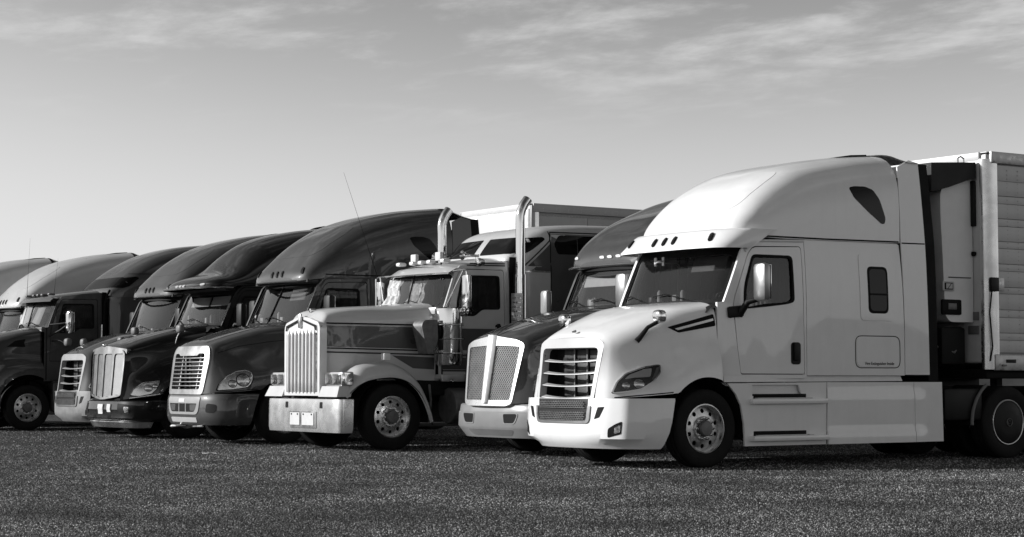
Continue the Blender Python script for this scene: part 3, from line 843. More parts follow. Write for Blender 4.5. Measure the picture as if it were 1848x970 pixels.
def cab_block(root, paint, hood, new=True, visor=False, side_detail=False, dx=0.0, zb=2.15, roofk=None, axle=1.262, shades=None, trim_strip=False):
    # ---- cab
    sx = lambda L: [(p[0] + dx,) + tuple(p[1:]) for p in L]
    f = side_fn(sx(CASC_SIDE))
    sp = dict(side=f, screen=(zb, 2.88, (1.44 if new else 1.50) + dx + (zb - 2.15) * .45, (1.77 if new else 1.86) + dx, .22 if new else .15, 1.085, 1.08), frit=.09 if visor else .05, glass=M['glass_dark'] if visor else None, split=not new)
    sp['cab_outline'] = sx([(1.515, 1.15), (2.955, 1.15), (2.955, 3.005), (2.09, 2.985), (1.99, 2.90), (1.93, 2.84), (1.62, 2.15), (1.515, 2.14)])
    sp['door'] = rounded(sx([(1.885, 1.20), (2.925, 1.20), (2.905, 2.915), (2.12, 2.895), (2.03, 2.80), (1.76, 2.15), (1.79, 1.9), (1.84, 1.5)]), [.03, .03, .05, .12, .1, .1, .1, .1])
    sp['door_window'] = rounded(sx([(2.10, 2.775), (2.735, 2.775), (2.745, 2.17), (2.62, 2.14), (2.25, 2.10), (1.95, 2.065), (1.95, 2.35)]), [.06, .07, .05, .05, .05, .04, .2])
    sp['handle'] = (2.69 + dx, 1.335, 2.85 + dx, 1.63)
    cab_sides(root, sp, paint); screen(root, sp)
    # scuttle below the screen and side cowl behind the hood
    a = Acc(); rows = []
    for y in np.linspace(-1.10, 1.10, 15):
        q = abs(y) / 1.03
        rows.append([(1.46 + dx + .2 * q ** 2.4 + (zb - 2.15) * .45, y, zb), (1.40 + dx + .02 * q, y, zb - .025 - .05 * q ** 3), (1.36 + dx, y, zb - .15)])
    fix_normals(Acc().grid(rows).obj('scuttle', M['plastic'], root))
    interior(root, 1.52 + dx, zb, 2.90 + dx, 2.9, 1.08, dash_top=zb - .05)
    clutter(root, 1.56 + dx, zb + .02, int(len(bpy.data.objects)))
    if shades: cab_shades(root, 1.86 + dx, shades)
    # roof
    roof = roof_loft(root, roofk or sx(NEW_ROOF if visor else OLD_ROOF), paint); rb = Body(roof)
    hdr = Acc()
    if roofk is None:
        if visor:
            rows = [(2.865, 1.49, 1.17, 3.8, 2.00), (2.86, 1.46, 1.195, 3.8, 2.02), (2.89, 1.46, 1.205, 3.8, 2.08), (3.09, 1.67, 1.205, 3.8, 2.40), (3.125, 1.71, 1.19, 3.8, 2.50), (3.13, 1.80, 1.12, 3.4, 2.50), (3.13, 2.2, .6, 2.6, 2.52)]
            vis = hloft('sun_visor', rows, paint, root, n=40); fix_normals(vis); vb = Body(vis)
            marker_lights(root, vb, 'front', [(.24, 2.985), (.03, 2.99), (-.17, 2.995), (-.86, 3.005), (.86, 3.005)], (.055, .115, .03), M['seal'])
        else:
            marker_lights(root, rb, 'front', [(.20, 3.06), (.0, 3.06), (-.20, 3.06), (-.86, 3.10), (.86, 3.10)], (.055, .12, .035), M['seal'])
            Acc().tube([(1.50 + .42 * (abs(y) / 1.08) ** 2.6 + .01, y, 2.915) for y in np.linspace(-1.10, 1.10, 25)], 0.022, 8).obj('screen_moulding', paint, root)

    if roofk is None: decal('roof_panel', rb, 'front', rounded([(-.70, 3.38), (.70, 3.38), (.85, 3.48), (.87, 3.75), (.80, 3.96), (-.80, 3.96), (-.87, 3.75), (-.85, 3.48)], [.1, .1, .08, .1, .1, .1, .1, .08]), paint, root, .004, .02, step=.07, angle=25)
    # header over the screen, drip rail over the door
    rows = [[(1.77 + dx + .2 * (abs(y) / 1.03) ** 2.4 + d, y, z) for d, z in ((-.0, 2.87), (.02, 2.95), (.3, 3.06))] for y in np.linspace(-1.12, 1.12, 15)]
    fix_normals(Acc().grid(rows).obj('header', paint, root))
    fo = lambda x, z: f(x, min(z, 3.0))
    a = Acc().tube([np.add(f(x, z), (0, -.012, 0)) for x, z in sx(((1.99, 2.82), (2.06, 2.92), (2.14, 2.965), (2.5, 2.975), (2.95, 2.985)))], .016, 8); a.obj('drip_rail', paint, root); a.mirror()
    a = Acc().tube([np.multiply(np.add(f(x, z), (0, -.012, 0)), (1, -1, 1)) for x, z in sx(((1.99, 2.82), (2.06, 2.92), (2.14, 2.965), (2.5, 2.975), (2.95, 2.985)))], .016, 8); a.obj('drip_rail', paint, root)
    both(lambda: ribbon('drip_rail_seal', Body(roof), 'near', sx([(2.1, 3.035), (2.6, 3.03), (3.4, 3.03), (4.72, 3.045)]), .022, M['seal'], root))
    # sleeper sides
    sl = patch('sleeper_side', sx([(2.965, 1.19), (4.775, 1.19), (4.775, 1.80), (4.735, 3.0), (4.70, 3.02), (2.965, 3.005)]), f, paint, root, step=.2, thick=.04, inward=(0, 1, 0)); mirrored(sl)
    sleeper_box(root, 2.97 + dx, 4.74 + dx, 1.1, 3.0)
    sb = Body(sl)
    both(lambda: decal('roof_window', rb, 'near', rounded(sx([(3.82, 3.76), (3.92, 3.785), (4.12, 3.79), (4.26, 3.75), (4.37, 3.62), (4.475, 3.36), (4.455, 3.285), (4.40, 3.28), (4.15, 3.435), (3.90, 3.62)]), .04), M['dark_glass'], root, 0.004, step=.06))
    if side_detail or visor:
        fr = rounded([(3.945, 1.94), (4.60, 1.94), (4.585, 2.86), (3.935, 2.86)], .07)
        both(lambda: decal('window_recess', sb, 'near', fr, paint, root, 0.010, holes=[rounded([(4.09, 2.04), (4.47, 2.04), (4.465, 2.685), (4.08, 2.685)], .08)], step=.09))
        both(lambda: decal('sleeper_window', sb, 'near', rounded([(4.09, 2.04), (4.47, 2.04), (4.465, 2.685), (4.08, 2.685)], .09), M['seal'], root, 0.012, step=.09))
        both(lambda: decal('window_pane', sb, 'near', rounded([(4.125, 2.075), (4.435, 2.075), (4.43, 2.65), (4.115, 2.65)], .07), M['dark_glass'], root, 0.015, step=.09))
        both(lambda: decal('window_bar', sb, 'near', [(4.125, 2.29), (4.435, 2.29), (4.435, 2.315), (4.125, 2.315)], M['seal'], root, 0.02, step=.09))
        ring = rounded([(3.845, 1.295), (4.69, 1.295), (4.685, 1.73), (3.845, 1.73)], .10)
        for o in (1,):
            both(lambda: ribbon('locker_seal', sb, 'near', ring, .012, M['seal'], root, closed=True, n=60))
            both(lambda: decal('locker_door', sb, 'near', rounded([(3.865, 1.315), (4.67, 1.315), (4.665, 1.71), (3.865, 1.71)], .09), paint, root, 0.006, step=.1))
    # rear extenders, roof rear and the dark gap seal
    W_ = 1.25
    ex = patch('side_extender', sx([(4.79, 1.20), (5.265, 1.20), (5.255, 1.8), (5.22, 3.03), (5.165, 4.18), (4.98, 4.21), (4.755, 4.10), (4.75, 3.05), (4.79, 1.9)]), lambda x, z: (x, -(1.25 - .02 * max(0, z - 2.1) ** 2), z), paint, root, step=.25, thick=.02, inward=(0, 1, 0)); mirrored(ex)
    eb = Body(ex)
    both(lambda: ribbon('shut_line', eb, 'near', sx([(4.76, 3.03), (5.21, 3.035)]), .018, M['seal'], root))
    se = patch('extender_seal', sx([(5.27, 1.10), (5.46, 1.10), (5.43, 3.03), (5.36, 4.17), (5.17, 4.175), (5.225, 3.03)]), lambda x, z: (x, -(1.225 - .02 * max(0, z - 2.1) ** 2), z), M['seal'], root, step=.3, thick=.02, inward=(0, 1, 0)); mirrored(se)
    Acc().box((4.77 + dx, 0, 2.50), (.04, 2.36, 2.9), .01).obj('sleeper_back', M['chassis'], root)
    zr = 4.31 if visor else 4.38
    fix_normals(Acc().grid([[(x + dx, 1.2 * y, z + (zr - 4.31) * k - (.10 if k > .5 else .02) * abs(y) ** 6) for y in np.linspace(-1, 1, 25)] for x, z, k in ((4.72, 4.312, 1), (4.95, 4.27, .6), (5.17, 4.19, 0))]).obj('roof_rear', paint, root))
    if trim_strip: Acc().extr([(4.15 + dx, -.62, zr - .06), (4.40 + dx, -.62, zr - .012), (4.70 + dx, -.62, zr + .012), (4.73 + dx, -.62, zr - .04)], (0, 1.24, 0)).obj('roof_trim', M['seal'], root)
    # side skirts with steps
    def sk(x, z):
        s = lambda e: 1 / (1 + math.exp(-(e - z) / .006))
        return (x, -(1.250 + .018 * s(.955) * min(1, max(0, (5.2 - x) / .2)) + .022 * s(.425) * min(1, max(0, (5.25 - x) / .2))), z)
    k1 = [(1.575 + dx * (axle != 1.262), 1.085), (3.305, 1.10), (3.29, .27), (1.862, .268), (1.85, .55), (1.80, .80), (1.71, .95)]
    s1 = patch('side_skirt', k1, lambda x, z: (x, -1.25, z), paint, root, step=.2, thick=.03, inward=(0, 1, 0), holes=[[(1.99, .92), (2.86, .92), (2.80, 1.065), (1.99, 1.065)]]); mirrored(s1)
    s2 = patch('side_skirt', [(3.315, 1.10), (4.945, 1.10), (4.945, .27), (3.30, .27)], sk, paint, root, step=.06, thick=.03, inward=(0, 1, 0)); mirrored(s2)
    s3 = patch('side_skirt', [(4.955, 1.10), (5.505, 1.10), (5.525, .27), (4.955, .27)], sk, paint, root, step=.06, thick=.03, inward=(0, 1, 0)); mirrored(s3)
    r_ = patch('rocker', [(1.56 + dx, 1.10), (4.78, 1.115), (4.74, 1.185), (1.54 + dx, 1.185)], lambda x, z: (x, -1.20, z), paint, root, step=.3, thick=.03, inward=(0, 1, 0)); mirrored(r_)
    for s in (-1, 1):
        Acc().box((2.45, s * 1.19, .99), (.95, .02, .2)).obj('step_recess', paint, root)
        for z, x0, x1, d in ((.885, 1.95, 3.27, .07), (.40, 1.95, 3.27, .095)):
            t = Acc().box(((x0 + x1) / 2, s * (1.25 + d / 2 - .01), z - .035), (x1 - x0, d + .02, .07), .012); st = t.obj('step', paint, root)
            t = Acc()
            for k in range(4): t.box(((x0 + x1) / 2 - .1, s * (1.25 + d - .012 - k * .018), z + .006), (x1 - x0 - .35, .010, .012))
            t.obj('step_tread', M['galv'], st, smooth=False)
            Acc().box(((x0 + x1) / 2 - .14, s * 1.243, z + .03), (x1 - x0 - .40, .03, .062), .005).obj('step_slot', M['seal'], st)
    return roof, rb

def cascadia(label, loc, paint, new=True, visor=False, group='semi trucks parked in a row', full=True, trim=None, side_detail=False, bumper_mat=None, name='semi_truck', mirrors=True, hoodmir=None, shades=None, rear='disc'):
    root = thing(name, label, 'truck', loc, group)
    axle, R = 1.262, 0.505
    trim = trim or M['silver']; bm_ = bumper_mat or paint
    # ---- hood
    sh = lambda x, y, z: x - max(0.0, 1 - x / 0.6) * 0.15 * (1.66 - min(z, 1.66))
    seam = lambda x: 0.885 + 0.075 * min(1, max(0, x) / .75)
    cut = front_cut(axle, R, seam, .75)
    xq = np.r_[np.linspace(0, .07, 5), np.linspace(.1, .7, 16), np.linspace(.74, 1.5, 26)]
    hood, P = xloft('hood', NEW_HOOD if new else OLD_HOOD, xq, cut, paint, root, n=44, shear=sh)
    hb = Body(hood)
    # ---- bumper
    if new:
        CHIN = [(-.12, 0), (-.11, .3), (-.06, .58), (.04, .82), (.17, .99), (.33, 1.12), (.53, 1.18)]
        rows = [(.895, -.165, 1.235, 3.6, .715), (.87, -.17, 1.24, 3.6, .715), (.60, -.175, 1.245, 3.6, .66), (.46, -.17, 1.24, 3.6, .62), (.385, -.155, 1.225, 3.4, .59), (.31, -.11, 1.205, 3.0, .56, CHIN), (.255, -.05, 1.17, 2.7, .53, CHIN), (.25, .10, 1.12, 2.6, .54, CHIN)]
    else:
        rows = [(.885, -.13, 1.22, 3.2, .73), (.86, -.15, 1.235, 3.2, .72), (.76, -.17, 1.245, 3.2, .68), (.60, -.17, 1.245, 3.2, .63), (.48, -.165, 1.24, 3.2, .60), (.40, -.14, 1.23, 3.1, .58), (.34, -.11, 1.20, 2.9, .56), (.325, .1, 1.12, 2.6, .55)]
    bump = hloft('bumper', rows, bm_, root, n=50, shape=[(-.17, 0), (-.165, .3), (-.14, .6), (-.085, .84), (.005, 1.02), (.055, 1.085), (.12, 1.125), (.30, 1.19), (.5, 1.23), (.7, 1.245)] if new else None)
    fix_normals(bump); bb = Body(bump)
    gx = lambda z: 0.0 - 0.15 * (1.66 - z)
    if new:
        # grille: surround, slats, radiator behind, honeycomb below
        outer = rounded([(-.70, 1.60), (-.55, 1.675), (.55, 1.675), (.70, 1.60), (.625, .875), (-.625, .875)], [.05, .1, .1, .05, .03, .03])
        inner = rounded([(-.615, 1.545), (.615, 1.545), (.565, .89), (-.565, .89)], [.08, .08, .03, .03])
        gf = lambda y, z: (gx(z) - 0.045 + 0.05 * (abs(y) / .7) ** 2.5, y, z)
        sur = patch('grille_surround', outer, gf, trim, root, holes=[inner], step=0.08, thick=0.10, inward=(1, 0, 0))
        for z in (1.375, 1.215, 1.06, 0.905):
            w = .56 + .05 * (z - .885) / .67
            a = Acc(); pr = []
            for y in np.linspace(-w, w, 17):
                x0 = gx(z) - 0.035 + .05 * (abs(y) / .6) ** 2
                dz = 0.02 * (1 - (y / w) ** 2); tz = 0.028 - 0.014 * (1 - abs(y / w)) 
                pr.append([(x0 + .0, y, z - dz), (x0 + .003, y, z + .010 - dz), (x0 + .065, y, z + tz + .006 - dz), (x0 + .07, y, z + tz - .006 - dz), (x0, y, z - dz)])
            a.grid(pr, flip=False); fix_normals(a.obj('grille_slat', trim, sur, angle=25))
        a = Acc().box((.20, 0, 1.20), (.04, 1.3, .72)); a.obj('radiator', M['chassis'], root)
        for zc in (1.465, 1.295, 1.135, .98):
            for yc in (-.30, -.02, .26):
                Acc().box((.165, yc, zc), (.03, .25, .115), .008).obj('radiator_core', M['radiator'], root)
        for y in (-.16, .12): Acc().box((.13, y, 1.2), (.02, .02, .66)).obj('radiator_bracket', M['grey_plastic'], root)
        for s in (-1, 1): Acc().extr([(gx(1.55) + .02, s * .61, 1.55), (.2, s * .60, 1.55), (.2, s * .55, .88), (gx(.88) + .02, s * .565, .88)], (0, s * .01, 0)).obj('grille_duct', M['plastic'], root)
        decal('lower_grille_back', bb, 'front', rounded([(-.545, .89), (.545, .89), (.52, .60), (-.52, .60)], [.01, .01, .06, .06]), M['plastic'], root, 0.004)
        for z0, ny in ((.775, 4), (.615, 5)):
            m = hexmesh((-.215, .50, z0), (0, -1, 0), (0, 0, 1), 26, ny, 1.0, .024 * ny, .0055, .01, nrm=(-1, 0, 0))
            m.V = [(v[0] + (.028 * (abs(v[1]) / .5) ** 3 + .02), v[1], v[2]) for v in m.V]
            m.obj('lower_grille', M['dullmetal'], root, smooth=False)
        decal('lower_surround', bb, 'front', rounded([(-.60, .80), (-.575, .575), (.575, .575), (.60, .80), (.55, .80), (.525, .605), (-.525, .605), (-.55, .80)], [0.01, .07, .07, .01, .01, .05, .05, .01]), M['cast2'], root, 0.016, bulge=0.004)
        for s in (-1, 1):
            sg = lambda L: [(a * -s, b) for a, b in L]
            decal('bumper_vent', bb, 'front', rounded(sg([(-.655, .63), (-.715, .785), (-.82, .79), (-.745, .655)]), .015), M['seal'], root, 0.003)
            decal('fog_recess_shade', bb, 'front', rounded(sg([(-.86, .40), (-.875, .515), (-.97, .575), (-1.05, .61), (-1.04, .45)]), .02), M['seal'], root, 0.004)  # black patch that paints in the shade of the fog lamp recess
            decal('fog_light', bb, 'front', rounded(sg([(-.955, .45), (-.96, .53), (-1.035, .565), (-1.03, .47)]), .02), M['lamp'], root, 0.008)
        # tow plate under the bumper and its bolts
        a = Acc().box((-.0, 0.02, .285), (.05, .86, .05), .008).obj('tow_plate', trim if not visor else M['white'], root)
    else:
        outer = rounded([(-.77, 1.54), (-.68, 1.73), (.68, 1.73), (.77, 1.54), (.70, .875), (-.70, .875)], [.12, .1, .1, .12, .07, .07])
        inner = rounded([(-.615, 1.60), (-.42, 1.60), (-.36, 1.56), (.36, 1.56), (.42, 1.60), (.615, 1.60), (.585, .965), (-.585, .965)], [.06, .03, .03, .03, .03, .06, .04, .04])
        gf = lambda y, z: (gx(z) - 0.055 + 0.05 * (abs(y) / .7) ** 2.5 + 0.5 * max(0, z - 1.58) ** 1.5, y, z)
        sur = patch('grille_surround', outer, gf, M['cast2'], root, holes=[inner], step=0.07, thick=0.16, inward=(1, 0, 0))
        for z in np.linspace(1.515, 1.025, 8):
            w = .59 + .03 * (z - .96) / .64
            Acc().box((gx(z) - .005, 0, z), (.04, 2 * w, .020), .006).obj('grille_bar', M['cast2'], sur)
        for y in (-.36, .36):
            a = Acc().extr([(gx(1.59) + .02, y - .012, 1.59), (gx(1.59) + .02, y + .012, 1.59), (gx(.97) + .02, y + .012, .97), (gx(.97) + .02, y - .012, .97)], (.03, 0, 0)); a.obj('grille_upright', M['satin'], sur, smooth=False)
        Acc().box((.17, 0, 1.27), (.04, 1.3, .78)).obj('radiator', M['radiator'], root)
        Acc().box((.13, 0.0, 1.27), (.03, .62, .62), .01).obj('radiator_core', M['chassis'], root)
        for y in (-.52, .52): Acc().box((.12, y, 1.28), (.03, .10, .62), .01).obj('radiator_shield', M['grey_plastic'], root)
        # lower opening with its pale frame and step panel
        fr = rounded([(-.66, .83), (.66, .83), (.60, .52), (-.60, .52)], [.05, .05, .12, .12]); op = rounded([(-.56, .715), (.56, .715), (.50, .565), (-.50, .565)], [.02, .02, .08, .08])
        decal('bumper_frame', bb, 'front', fr, M['trim_grey'], root, 0.012, holes=[op], step=.05)
        decal('bumper_opening', bb, 'front', rounded([(-.57, .72), (.57, .72), (.51, .56), (-.51, .56)], .04), M['seal'], root, 0.003)
        for y in (-.42, .42): decal('intercooler_end', bb, 'front', rounded([(y - .12, .70), (y + .12, .70), (y + .11, .585), (y - .11, .585)], .03), M['radiator'], root, 0.006)
        for y in (-.14, .14): decal('tow_bracket', bb, 'front', [(y - .02, .715), (y + .02, .715), (y + .02, .565), (y - .02, .565)], M['dullmetal'], root, 0.010)
        decal('badge', bb, 'front', [(-.10, .80), (.14, .80), (.14, .735), (-.10, .735)], M['paper'], root, 0.016)
        decal('bumper_step', bb, 'front', rounded([(-.52, .47), (.52, .47), (.52, .385), (-.52, .385)], .02), M['silver'], root, 0.008)
        for s in (-1, 1):
            decal('fog_recess_shade', bb, 'front', rounded([(s * .80, .56), (s * .98, .55), (s * 1.03, .60), (s * 1.03, .70), (s * .82, .72)], .05), M['seal'], root, 0.004)  # fog lamp hole as a black patch, its shade put into the colour
        a = Acc().tube([(-.02, .55, .30), (-.16, .50, .30), (-.18, .40, .31), (-.16, .30, .31), (0, .22, .32)], .02, 8).tube([(-.05, -.2, .31), (-.10, -.7, .32)], .016, 6); a.obj('tow_hook', M['galv'], root)
    # ---- headlights on both sides
    if new:
        hl = [(.01, .965), (.07, 1.105), (.17, 1.205), (.39, 1.285), (.575, 1.312), (.55, 1.215), (.44, 1.10), (.31, 1.015), (.16, .985)]
        brow = [(.14, 1.135), (.20, 1.19), (.38, 1.262), (.475, 1.275), (.43, 1.165), (.25, 1.155)]
        eyes = ((.145, 1.055, .042), (.29, 1.075, .058))
        tail = [(.44, 1.13), (.53, 1.28), (.56, 1.29), (.535, 1.21), (.47, 1.13)]
    else:
        hl = [(.055, .945), (.09, 1.05), (.20, 1.18), (.36, 1.27), (.52, 1.295), (.61, 1.25), (.63, 1.17), (.59, 1.06), (.53, 1.0), (.3, .965)]
        brow = None; eyes = ((.46, 1.125, .10), (.29, 1.06, .06)); tail = None
    for mir in (False, True):
        L = []
        rim = [tuple(np.asarray(p) + (np.asarray(p) - np.mean(hl, axis=0)) * (.07)) for p in hl]
        h0 = decal('headlight', hb, 'near', rounded(rim, .03), M['seal'], root, 0.006); L.append(h0)
        parts = [decal('lamp_bowl', hb, 'near', rounded(hl, .02), M['plastic'] if new else M['lamp'], h0, 0.010)]
        if brow: parts.append(decal('lamp_brow', hb, 'near', rounded(brow, .02), M['clearlens'], h0, 0.014))
        if tail: parts.append(decal('turn_signal', hb, 'near', rounded(tail, .01), M['amber'], h0, 0.014))
        for ex, ez, er in eyes:
            parts.append(decal('lamp_ring', hb, 'near', [(ex + er * 1.18 * math.cos(t), ez + er * 1.18 * math.sin(t)) for t in np.linspace(0, 2 * math.pi, 24, endpoint=False)], M['seal'], h0, 0.013))
            parts.append(decal('lamp_reflector', hb, 'near', [(ex + er * math.cos(t), ez + er * math.sin(t)) for t in np.linspace(0, 2 * math.pi, 24, endpoint=False)], M['lamp'], h0, 0.015, step=.03, bulge=0.03))
        parts.append(decal('lamp_lens', hb, 'near', rounded(hl, .02), M['lens'], h0, 0.045, .03, step=.05, bulge=0.012))
        if new: parts.append(ribbon('lamp_trim', hb, 'near', [tuple(np.asarray(p) + (np.asarray(p) - np.mean(hl, axis=0)) * .03) for p in rounded(hl, .02)], .014, M['satin'], h0, off=.02, closed=True, n=50))
        if mir:
            for o in [h0] + [p for p in parts if p]:
                for v in o.data.vertices: v.co.y *= -1
                o.data.flip_normals()
    # ---- shut lines of the hood and bumper
    both(lambda: ribbon('shut_line', hb, 'near', [(.02, .905), (.3, .935), (.70, .972)], .014, M['seal'], root))
    if new:
        both(lambda: decal('hood_vent', hb, 'near', rounded([(.78, 1.805), (1.47, 1.985), (1.485, 1.83), (.92, 1.735)], .02), M['seal'], root, 0.006, step=.05))
        both(lambda: decal('vent_blade', hb, 'near', [(.87, 1.785), (1.45, 1.925), (1.455, 1.895), (.91, 1.765)], M['satin'], root, 0.016, step=.05))
        emb = Acc().extr([(.03, .04, 1.745), (.03, -.04, 1.745), (.07, 0, 1.765)], (-.01, 0, .018)); emb.obj('hood_emblem', M['dullmetal'], root, smooth=False)
    else:
        both(lambda: ribbon('hood_seam', hb, 'near', [(.12, 1.60), (.5, 1.72), (1.0, 1.80), (1.48, 1.86)], .008, M['seal'], root))
        ribbon('hood_seam', hb, 'top', [(.1, -.42), (.6, -.55), (1.45, -.70)], .012, M['seal'], root); ribbon('hood_seam', hb, 'top', [(.1, .42), (.6, .55), (1.45, .70)], .012, M['seal'], root)
    roof, rb = cab_block(root, paint, hood, new, visor, side_detail, shades=shades, trim_strip=new)
    chassis(root, axle=axle, x1=8.6); inner_fender(root, axle, R)
    for s in (-1, 1): Acc().lathe([(.001, -1.5), (.31, -1.49), (.33, -1.45), (.33, 1.45), (.31, 1.49), (.001, 1.5)], (3.75, s * .86, .60), 'x', 28).obj('fuel_tank', M['chassis'], root)  # unseen tanks added behind the skirts to cut sky light under the truck
    for s in (-1, 1): wheel(root, axle, 1.2, R, s)
    rear_wheels(root, (6.87, 8.20), .52, rear)
    # mirrors
    if mirrors:
        bk = M['cast2'] if visor else M['plastic']
        for s in (-1, 1):
            o = wing_mirror(root, (1.86, s * 1.15, 1.98), (1.96, s * 1.49, 2.40), (.13, .25, .50), bk, M['plastic'], s)
            Acc().box((1.80, s * 1.15, 2.02), (.26, .07, .15), .03, Matrix.Rotation(-.1, 3, 'Y')).obj('mirror_base', M['plastic'], o)
    if hoodmir:
        for s in (-1, 1):
            b = Body(hood)
            base = (0.36, s * .90, 1.62); head = (.62, s * 1.04, 1.94)
            hood_mirror(root, base, head, (.13, .20, .17), M['plastic'], hoodmir, .026, s)
    return root
# ---------------------------------------------------------------- rounded aerodynamic tractor with a two panel mesh grille
def nose_lamps(root, hb, hl, eyes, bowl, lens=True):
    for mir in (False, True):
        rim = [tuple(np.asarray(p) + (np.asarray(p) - np.mean(hl, axis=0)) * .06) for p in hl]
        h0 = decal('headlight', hb, 'near', rounded(rim, .03), M['seal'], root, 0.006)
        parts = [decal('lamp_bowl', hb, 'near', rounded(hl, .02), bowl, h0, 0.010)]
        for ex, ez, er in eyes:
            ring = lambda k: [(ex + er * k * math.cos(t), ez + er * k * math.sin(t)) for t in np.linspace(0, 2 * math.pi, 20, endpoint=False)]
            parts.append(decal('lamp_ring', hb, 'near', ring(1.2), M['dullmetal'], h0, 0.013))
            parts.append(decal('lamp_reflector', hb, 'near', ring(1.0), M['chrome'], h0, 0.015, step=.03, bulge=0.025))
        if lens: parts.append(decal('lamp_lens', hb, 'near', rounded(hl, .02), M['lens'], h0, 0.04, .03, step=.05, bulge=0.012))
        if mir:
            for o in [h0] + [p for p in parts if p]:
                for v in o.data.vertices: v.co.y *= -1
                o.data.flip_normals()

def mesh_nose_truck(label, loc, paint, group):
    root = thing('semi_truck', label, 'truck', loc, group)
    axle, R, dx = 1.30, 0.505, 0.33
    KEYS = [
        (-.05, [(0, 1.77), (.40, 1.745), (.68, 1.69), (.78, 1.58), (.73, 1.2), (.66, .95), (.62, .7)]),
        (.02, [(0, 1.82), (.42, 1.795), (.72, 1.73), (.83, 1.60), (.80, 1.2), (.77, .95), (.76, .7)]),
        (.28, [(0, 1.93), (.45, 1.905), (.75, 1.83), (.87, 1.68), (.94, 1.3), (1.02, 1.0), (1.04, .7)]),
        (.66, [(0, 2.06), (.50, 2.03), (.80, 1.95), (.93, 1.79), (1.05, 1.42), (1.19, 1.12), (1.21, .7)]),
        (1.30, [(0, 2.21), (.60, 2.18), (.92, 2.10), (1.05, 1.95), (1.12, 1.60), (1.23, 1.3), (1.25, .7)]),
        (1.84, [(0, 2.28), (.62, 2.25), (.95, 2.19), (1.08, 2.06), (1.14, 1.70), (1.235, 1.3), (1.25, .7)])]
    sh = lambda x, y, z: x - max(0.0, 1 - x / 0.6) * 0.14 * (1.66 - min(z, 1.66))
    cut = front_cut(axle, R, lambda x: .78 + .17 * min(1, max(0, x) / .75), .75)
    hood, P = xloft('hood', KEYS, np.r_[np.linspace(-.05, .02, 4), np.linspace(.06, .7, 16), np.linspace(.74, 1.84, 30)], cut, paint, root, 44, sh)
    hb = Body(hood)
    gx = lambda z: -.07 - .14 * (1.66 - z)
    gf = lambda y, z: (gx(z) - .05 + .07 * (abs(y) / .75) ** 2.2, y, z)
    outer = rounded([(-.77, 1.66), (-.60, 1.725), (0, 1.80), (.60, 1.725), (.77, 1.66), (.63, .78), (.5, .745), (-.5, .745), (-.63, .78)], [.06, .1, .1, .1, .06, .06, .03, .03, .06])
    hl_ = lambda s: rounded([(s * .095, 1.645), (s * .69, 1.625), (s * .585, .83), (s * .072, .83)], [.05, .06, .04, .03])
    sur = patch('grille_surround', outer, gf, M['bright2'], root, holes=[hl_(1), hl_(-1)], step=.08, thick=.12, inward=(1, 0, 0))
    fix_normals(Acc().grid([[np.add(gf(y, z), (-.005 - .045 * (1 - (y / w) ** 4), 0, 0)) for y in np.linspace(-w, w, 9)] for z, w in ((.79, .07), (1.0, .082), (1.3, .095), (1.6, .11), (1.76, .11), (1.80, .10))]).obj('grille_bar', M['bright_trim'], sur))
    bk = lambda y, z: tuple(np.add(gf(y, z), (.035, 0, 0)))
    patch('grille_back', rounded([(-.69, 1.65), (.69, 1.65), (.59, .82), (-.59, .82)], .03), bk, M['plastic'], root, step=.12, thick=0, inward=(1, 0, 0))
    for s in (-1, 1):
        hole = hl_(s)
        a = Acc(); nx, ny = 11, 26
        for j in range(ny + 1):            # woven wire: rows and zigzag uprights clipped to the opening
            z = .83 + (1.645 - .83) * j / ny
            t = (z - .83) / .815; y0, y1 = .072 + .022 * t, .587 + .10 * t
            k = 2 * nx
            pts = [np.add(gf(s * (y0 + (y1 - y0) * i / k), z + (.014 if (i + j) % 2 else -.014)), (.018, 0, 0)) for i in range(k + 1)]
            for p, q in zip(pts[:-1], pts[1:]):
                u = np.array([0, 0, .006]); a.add([p - u, q - u, q + u, p + u], [(0, 1, 2, 3)])
        a.obj('grille_mesh', M['wire'], sur, smooth=False)
    rows = [(.775, -.13, 1.22, 3.8, .74), (.755, -.16, 1.24, 3.8, .74), (.66, -.17, 1.245, 3.8, .70), (.645, -.185, 1.25, 3.8, .69), (.44, -.185, 1.25, 3.8, .62), (.40, -.165, 1.24, 3.6, .6), (.27, -.09, 1.16, 3.2, .55), (.262, .1, 1.1, 3, .55)]
    bump = fix_normals(hloft('bumper', rows, M['silver_bumper'], root, 44)); bb = Body(bump)
    for s in (-1, 1):
        decal('tow_opening', bb, 'front', rounded([(s * .40, .625), (s * .74, .63), (s * .66, .49), (s * .42, .49)], [.03, .06, .05, .03]), M['seal'], root, .003)
        decal('opening_rim', bb, 'front', rounded([(s * .385, .64), (s * .765, .645), (s * .675, .475), (s * .405, .475)], [.03, .07, .06, .03]), M['silver_bumper'], root, .008,
              holes=[rounded([(s * .40, .625), (s * .74, .63), (s * .66, .49), (s * .42, .49)], [.03, .06, .05, .03])], step=.04)
    decal('lower_panel', bb, 'front', rounded([(-.62, .395), (.62, .395), (.52, .30), (-.52, .30)], .06), M['grey_plastic'], root, .003)
    Acc().box((-.02, 0, .775), (.12, 1.1, .05)).obj('grille_gap', M['seal'], root)
    nose_lamps(root, hb, [(.03, .87), (.06, 1.0), (.18, 1.12), (.40, 1.22), (.50, 1.22), (.46, 1.08), (.36, .96), (.2, .89)], ((.17, .99, .05), (.31, 1.06, .05)), M['lamp'])
    ribbon('hood_seam', hb, 'top', [(-.02, -.03), (.6, -.38), (1.3, -.52), (1.8, -.58)], .014, M['seal'], root); ribbon('hood_seam', hb, 'top', [(-.02, .03), (.6, .38), (1.3, .52), (1.8, .58)], .014, M['seal'], root)
